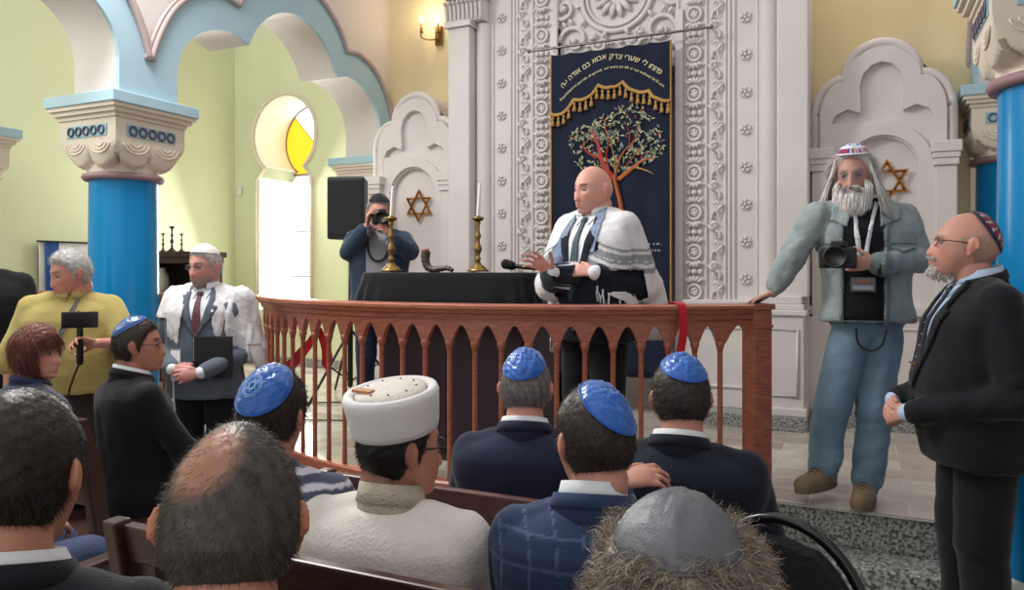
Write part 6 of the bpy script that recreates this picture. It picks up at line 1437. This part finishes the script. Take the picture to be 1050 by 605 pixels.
# ---- goateed man in profile
fr_ = Fr((.41, 3.32, 0), 103)
pN = make_person('balding man with white goatee and glasses in a black suit, profile at right edge', fr_.loc, 103, 'stand', 1.715, head=(-12, 10, 0), vox=.004, skin='#c08d7e', hs=1.06, deep=1.06, ws=1.15, sh=1.05, paint=dict(beard='#cfcac6', bw=.0, brow='#b09a90'), nose=1.05, neckr=.064, hoff=(0, .02, .0),
                 J=dict(elR=(.29, -.02, 1.06), wrR=(.09, .27, .985), elL=(-.29, -.02, 1.06), wrL=(-.07, .27, .965)),
                 hands=dict(R=dict(d=(-.75, .45, -.25), n=(-.3, -.8, -.2), curl=(35, 45, 30), thumb=(35, 20)), L=dict(d=(.75, .45, -.2), n=(.3, -.8, -.2), curl=(35, 45, 30), thumb=(35, 20))))
M_BLK2 = cloth('ink_black_suit', '#12141b')
make_top(pN, M_BLK2, ws=1.15, sh=1.06, belly=.07, ds=1.15, vox=.010, z0=.78, sl=(.076, .068, .052)); make_trousers(pN, M_BLK2, vox=.012, r=(.108, .088, .078), ws=1.05)
suit_front(pN, M_BLK2, M_LBLUE, '#23232e', v=(.072, 1.08), tiew=.040); make_collar(pN, M_LBLUE, .071, .044, .3, 'shirt_collar', open_=.3); shirt_points(pN, M_LBLUE); make_collar(pN, M_BLK2, .084, .03, .5, 'jacket_collar', lift=-.012, open_=.7, thick=.006); cuffs(pN, M_LBLUE, .038)
for i in range(7):
    for s in (-.4, .4):
        q = onsurf(pN, s*.028*(1-.05*i), (1.42-.045*i)*pN.k, .018); MB().sphere(q, (.003, .002, .003), 6, 4).build('tie_dot', mat('tie_dot', '#8c8c98', .5), pN.o, smooth=True)
b = MB(); q = onsurf(pN, 0, 1.17*pN.k, .022); b.box((q[0]-.03, q[1]-.002, q[2]-.003), (q[0]+.03, q[1]+.004, q[2]+.004)); b.build('tie_clip', M_GOLD, pN.o)
make_hair(pN, '#6a605c', kind='horseshoe', n=2500, thick=.003, length=.007, color2='#968c86', dens=lambda D: np.full(len(D), .5)); pN.skinc = '#c08d7e'
Hn = pN.H; Rn = pN.R
def goat(rs): x0 = rs.uniform(-.024, .024); z0 = rs.uniform(-.118, -.084); q = facept(pN, x0, z0, -.002); o = 1.06*Rn; return [q, q+o@np.array((x0*.05, .005, -.007)), q+o@np.array((-x0*.3, .002, -.014-rs.uniform(0, .012)))]
locks(pN, 320, goat, '#b5aea8', '#e2deda', 'goatee', .0020, 7)
def must2(rs): s = rs.choice((-1, 1)); x0 = s*rs.uniform(.0, .024); q = facept(pN, x0, -.052, .0); o = 1.06*Rn; return [q, q+o@np.array((s*.006, .005, -.006)), q+o@np.array((s*.012, .0, -.013))]
locks(pN, 90, must2, '#9d948e', '#cdc8c4', 'moustache', .0016, 8)
make_glasses(pN, '#3a221c', (.026, .016), t=.0017)
def kpn(Cc, t, a, D):
    Cc = Cc.copy(); u = np.sin(a*13+t*3); Cc[(t > .5)&(t < .9)&(u > .3)] = lin('#8a2a3a'); Cc[(t > .5)&(t < .9)&(u < -.6)] = lin('#b9a9ae'); Cc[(t < .45)&(np.sin(a*6)*np.sin(t*20) > .25)] = lin('#7a3346'); return Cc
make_kippah(pN, '#232843', (0, -.72, .72), 46, off=.008, paint=kpn, m=cloth('embroidered_cap2', '#232843', attr='Col'), crinkle=.0008)
# ---- man in prayer shawl, left
fr_ = Fr((-3.56, 3.33, 0), 206)
pO = make_person('grey-bearded man in a grey three-piece suit and prayer shawl, clasping a black folder at left', fr_.loc, 206, 'stand', 1.64, head=(-24, -3, 0), vox=.005, skin='#c98f84', hs=1.02, sh=1.05, ws=1.08, paint=dict(beard='#8b837f', bw=.75, brow='#8a7f78'),
                 J=dict(elR=(.27, .0, 1.02), wrR=(.10, .24, .94), elL=(-.27, .0, 1.02), wrL=(-.06, .25, .92)),
                 hands=dict(R=dict(d=(-.85, .35, -.15), n=(-.2, -.9, -.2), curl=(25, 40, 30), thumb=(35, 20)), L=dict(d=(.8, .4, -.1), n=(.2, -.9, -.2), curl=(30, 40, 30), thumb=(35, 20))))
M_GS = cloth('slate_suit', '#5a6370'); make_top(pO, M_GS, ws=1.08, sh=1.05, belly=.03, vox=.010, z0=.80, sl=(.072, .062, .05)); make_trousers(pO, cloth('black_trousers', '#14151b'), vox=.012)
suit_front(pO, M_GS, M_SHIRT, '#5b2a3a', v=(.065, 1.20)); make_collar(pO, M_SHIRT, .066, .042, .3, 'shirt_collar', open_=.35); shirt_points(pO, M_SHIRT); cuffs(pO, M_SHIRT, .036)
kO = pO.k
def keepO(V):
    x, y, z = V.T; op = np.interp(z, np.array([.80, 1.05, 1.25, 1.45])*kO, [.15, .12, .085, .06]); k1 = (y < .02)|((np.abs(x) > op))
    return k1 & (z > np.where(x > 0, .98, 1.02)*kO) & ~((x > .19)&(z < 1.30*kO)&(y > -.05)) & ~((x < -.15) & (z < 1.06*kO) & (y > .14))
def exO(mb, j): mb.capsule(j['elL']+(.02, -.04, .02), j['shL']+(-.02, 0, .0), .095, .088, 14)
sh2 = shawl(pO, M_SHAWL, keepO, lambda V: np.repeat(np.array(lin('#dcdade'))[None], len(V), 0)*(1-.25*((np.abs((V[:, 2]*.8-V[:, 0]*.6) % .09-.045) < .004)&(V[:, 0] < -.1)))[:, None], ws=1.08, off=.024, extra=exO, up=.084, seed=12, wr=.009)
V, F = loft([[(.085, .17, 1.12*kO), (.11, .16, 1.12*kO), (.15, .14, 1.12*kO)], [(.075, .20, 1.02*kO), (.10, .19, 1.02*kO), (.135, .17, 1.02*kO)], [(.10, .20, .93*kO), (.115, .20, .93*kO), (.13, .18, .93*kO)]], 4, 5, .005, .003, 20, 2); npmesh('shawl_corner', V, F, cloth('shawl_white', '#d6d4d8'), pO.o)
V, F = loft([[(-.30, -.04, 1.14*kO), (-.34, .04, 1.14*kO), (-.28, .10, 1.14*kO)], [(-.33, -.05, 1.02*kO), (-.37, .04, 1.02*kO), (-.32, .10, 1.02*kO)], [(-.33, -.04, .90*kO), (-.36, .03, .88*kO), (-.33, .07, .90*kO)]], 4, 5, .005, .006, 20, 3); npmesh('shawl_corner', V, F, MATS['shawl_white'], pO.o)
fringe(sh2, [(-.33, 0, .90*kO), (-.35, .04, .89*kO), (-.33, .07, .90*kO)], .12, seed=6); fringe(sh2, [(.115, .19, .93*kO)], .28, seed=7, n=5)
make_hair(pO, '#8d8a88', n=5000, thick=.012, length=.014, color2='#c8c5c3', hl=.02); make_glasses(pO, '#6a5c55', (.024, .016), t=.0010); make_kippah(pO, '#dddcd8', (0, -.1, 1), 52, off=.018, m=cloth('white_cap', '#dddcd8', attr='Col'), crinkle=.001)
fold = empty('folder', tuple(Matrix.Rotation(math.radians(206), 4, 'Z')@Vector((-.10, .165, 1.08*kO))+Vector(fr_.loc)), math.radians(206), 'black folder clasped by the man in the grey suit and prayer shawl', 'folder')
MB().box((-.115, -.008, -.13), (.105, .008, .11)).build('cover', mat('black_leather', '#14161c', .45, bump=.15), fold, bevel=.003); MB().box((-.11, -.005, -.125), (.107, .005, .105)).build('pages', mat('paper', '#c8c6be', .8), fold)
# ---- photographer behind the table
fr_ = Fr((-3.32, 4.78, .36), 212)
pP = make_person('grey-haired photographer in a dark jacket holding a camera to his face behind the black table', fr_.loc, 212, 'stand', 1.70, head=(0, -4, 0), vox=.005, skin='#c48d7c', hs=1.08, sh=1.08, ws=1.05, paint=dict(brow='#6a625c'),
                 J=dict(elR=fr_(357, 258, -.10), wrR=fr_(376, 232, -.24), elL=fr_(420, 258, -.10), wrL=fr_(402, 246, -.24)),
                 hands=dict(R=dict(d=(-.15, .25, .9), n=(-.8, .1, .1), curl=(25, 45, 30), thumb=(30, 20)), L=dict(d=(.45, .2, .75), n=(.6, .0, .5), curl=(20, 35, 30), thumb=(40, 20))))
M_BJ = cloth('slate_blue_jacket', '#2f3d52'); make_top(pP, M_BJ, ws=1.05, sh=1.1, sl=(.080, .070, .055), vox=.011, z0=.78, off=.022, wrinkle=.008); make_trousers(pP, cloth('dark_jeans', '#1c2740'), vox=.012)
patch(pP.bvh, P2([(-.075, 1.49), (.075, 1.49), (.095, 1.3), (.085, .95), (-.085, .95), (-.095, 1.3)], pP.k), .004, .004, .02).build('grey_t_shirt', cloth('grey_cotton', '#8a8b93'), pP.o, smooth=True)
patch(pP.bvh, P2([(-.05, 1.16), (.05, 1.16), (.05, 1.03), (-.05, 1.03)], pP.k), .009, .002, .02).build('shirt_print', mat('print_brown', '#6d5650', .7, vary=.5, vscale=60), pP.o, smooth=True)
make_collar(pP, M_BJ, .080, .035, .3, 'jacket_collar', open_=.6, thick=.007)
make_hair(pP, '#6d6b69', n=4500, thick=.015, length=.016, color2='#a8a5a2'); make_kippah(pP, '#23262e', (0, -.02, 1), 52, off=.020, m=cloth('dark_knit_cap', '#23262e', attr='Col'), crinkle=.0005, paint=lambda C, t, a, D: np.where(((t*14) % 1 > .72)[:, None], np.array(lin('#6a6d74')), C))
c2 = empty('camera', tuple(Matrix.Rotation(math.radians(212), 4, 'Z')@Vector(fr_(392, 224, -.22))+Vector(fr_.loc)), math.radians(212), 'black camera held at the face of the photographer behind the table', 'camera'); camera_parts(c2, 1.0)
b = MB(); q = [onsurf(pP, s_*x, z*pP.k, .012) for s_, x, z in ((1, .07, 1.44), (1, .075, 1.34), (1, .045, 1.27), (1, 0, 1.25), (-1, .045, 1.27), (-1, .075, 1.34), (-1, .07, 1.44))]; b.tube(spline(q, 6), .009, 8); b.build('camera_strap', MATS['strap_black'], pP.o, smooth=True)
# ---- man in the yellow polo
fr_ = Fr((-4.02, 2.80, 0), 228)
pQ = make_person('grey-haired man in a mustard polo shirt holding a phone stabiliser at left', fr_.loc, 228, 'stand', 1.60, head=(-62, -14, 0), vox=.005, skin='#c98d7c', hs=1.05, sh=1.10, ws=1.2, neckr=.062, paint=dict(brow='#7a706a', stub='#8a7c76', sw=.2, sz=-.2),
                 J=dict(elR=(.29, .0, 1.0), wrR=(.29, .05, .76), elL=fr_(128, 352, -.02), wrL=fr_(100, 352, -.24)),
                 hands=dict(R=dict(), L=dict(d=(.95, .2, .2), n=(.2, .75, -.6), curl=(35, 50, 35), thumb=(55, 20))))
M_POLO = cloth('mustard_polo', '#ac9d60', vary=.06); make_top(pQ, M_POLO, ws=1.2, sh=1.10, slv='short', sl=(.080, .074, .06), belly=.04, vox=.011, z0=.84, wrinkle=.006)
for s in 'RL':
    b = MB(); b.capsule(pQ.j['el'+s], pQ.j['wr'+s], .044, .030, 14); 
make_collar(pQ, M_POLO, .073, .034, .4, 'polo_collar', open_=.12, lift=.004); make_trousers(pQ, cloth('brown_trousers', '#3a3430'), vox=.014)
make_hair(pQ, '#8a8886', n=6000, thick=.016, length=.018, color2='#c4c2c0')
patch(pQ.bvh, P2(mirror([(.03, 1.45), (.055, 1.47), (-.15, .95), (-.18, .97)]), pQ.k), .006, .004, .03).build('shoulder_strap', cloth('grey_strap', '#5a5d6a'), pQ.o, smooth=True)
gm = empty('phone_stabiliser', tuple(Matrix.Rotation(math.radians(228), 4, 'Z')@Vector(fr_(82, 348, -.30))+Vector(fr_.loc)), math.radians(228), 'black hand-held stabiliser with a phone, gripped by the man in the mustard polo', 'camera gimbal')
b = MB(); b.capsule((0, 0, -.12), (0, 0, .05), .017, .016, 12); b.build('handle', M_BM, gm, smooth=True); b = MB(); b.tube(spline([(0, 0, .05), (.02, -.01, .09), (.03, -.02, .12), (0, -.02, .14)], 5), .012, 8); b.sphere((.0, -.01, .10), .024, 10, 8); b.build('arm', M_BM, gm, smooth=True)
MB().box((-.085, .0, .06), (.085, .012, .145)).build('phone', mat('phone_black', '#101217', .2), gm, bevel=.006)
MB().tube(spline([(0, 0, -.12), (.03, 0, -.2), (.05, 0, -.3), (.0, .02, -.40), (-.02, .02, -.46)], 6), .006, 6).build('wrist_cord', MATS['strap_black'], gm, smooth=True)
# ---- figure cut by the left edge
pR = make_person('standing figure in a black suit cut off by the left edge', (-4.52, 2.60, 0), 240, 'stand', 1.76, vox=.008, eyes=False, ws=1.1, sh=1.1)
make_top(pR, M_BLACKS, ws=1.1, sh=1.1, vox=.013, sl=(.075, .066, .052)); make_trousers(pR, M_BLACKS, vox=.016); make_hair(pR, '#2a211c', n=2000)
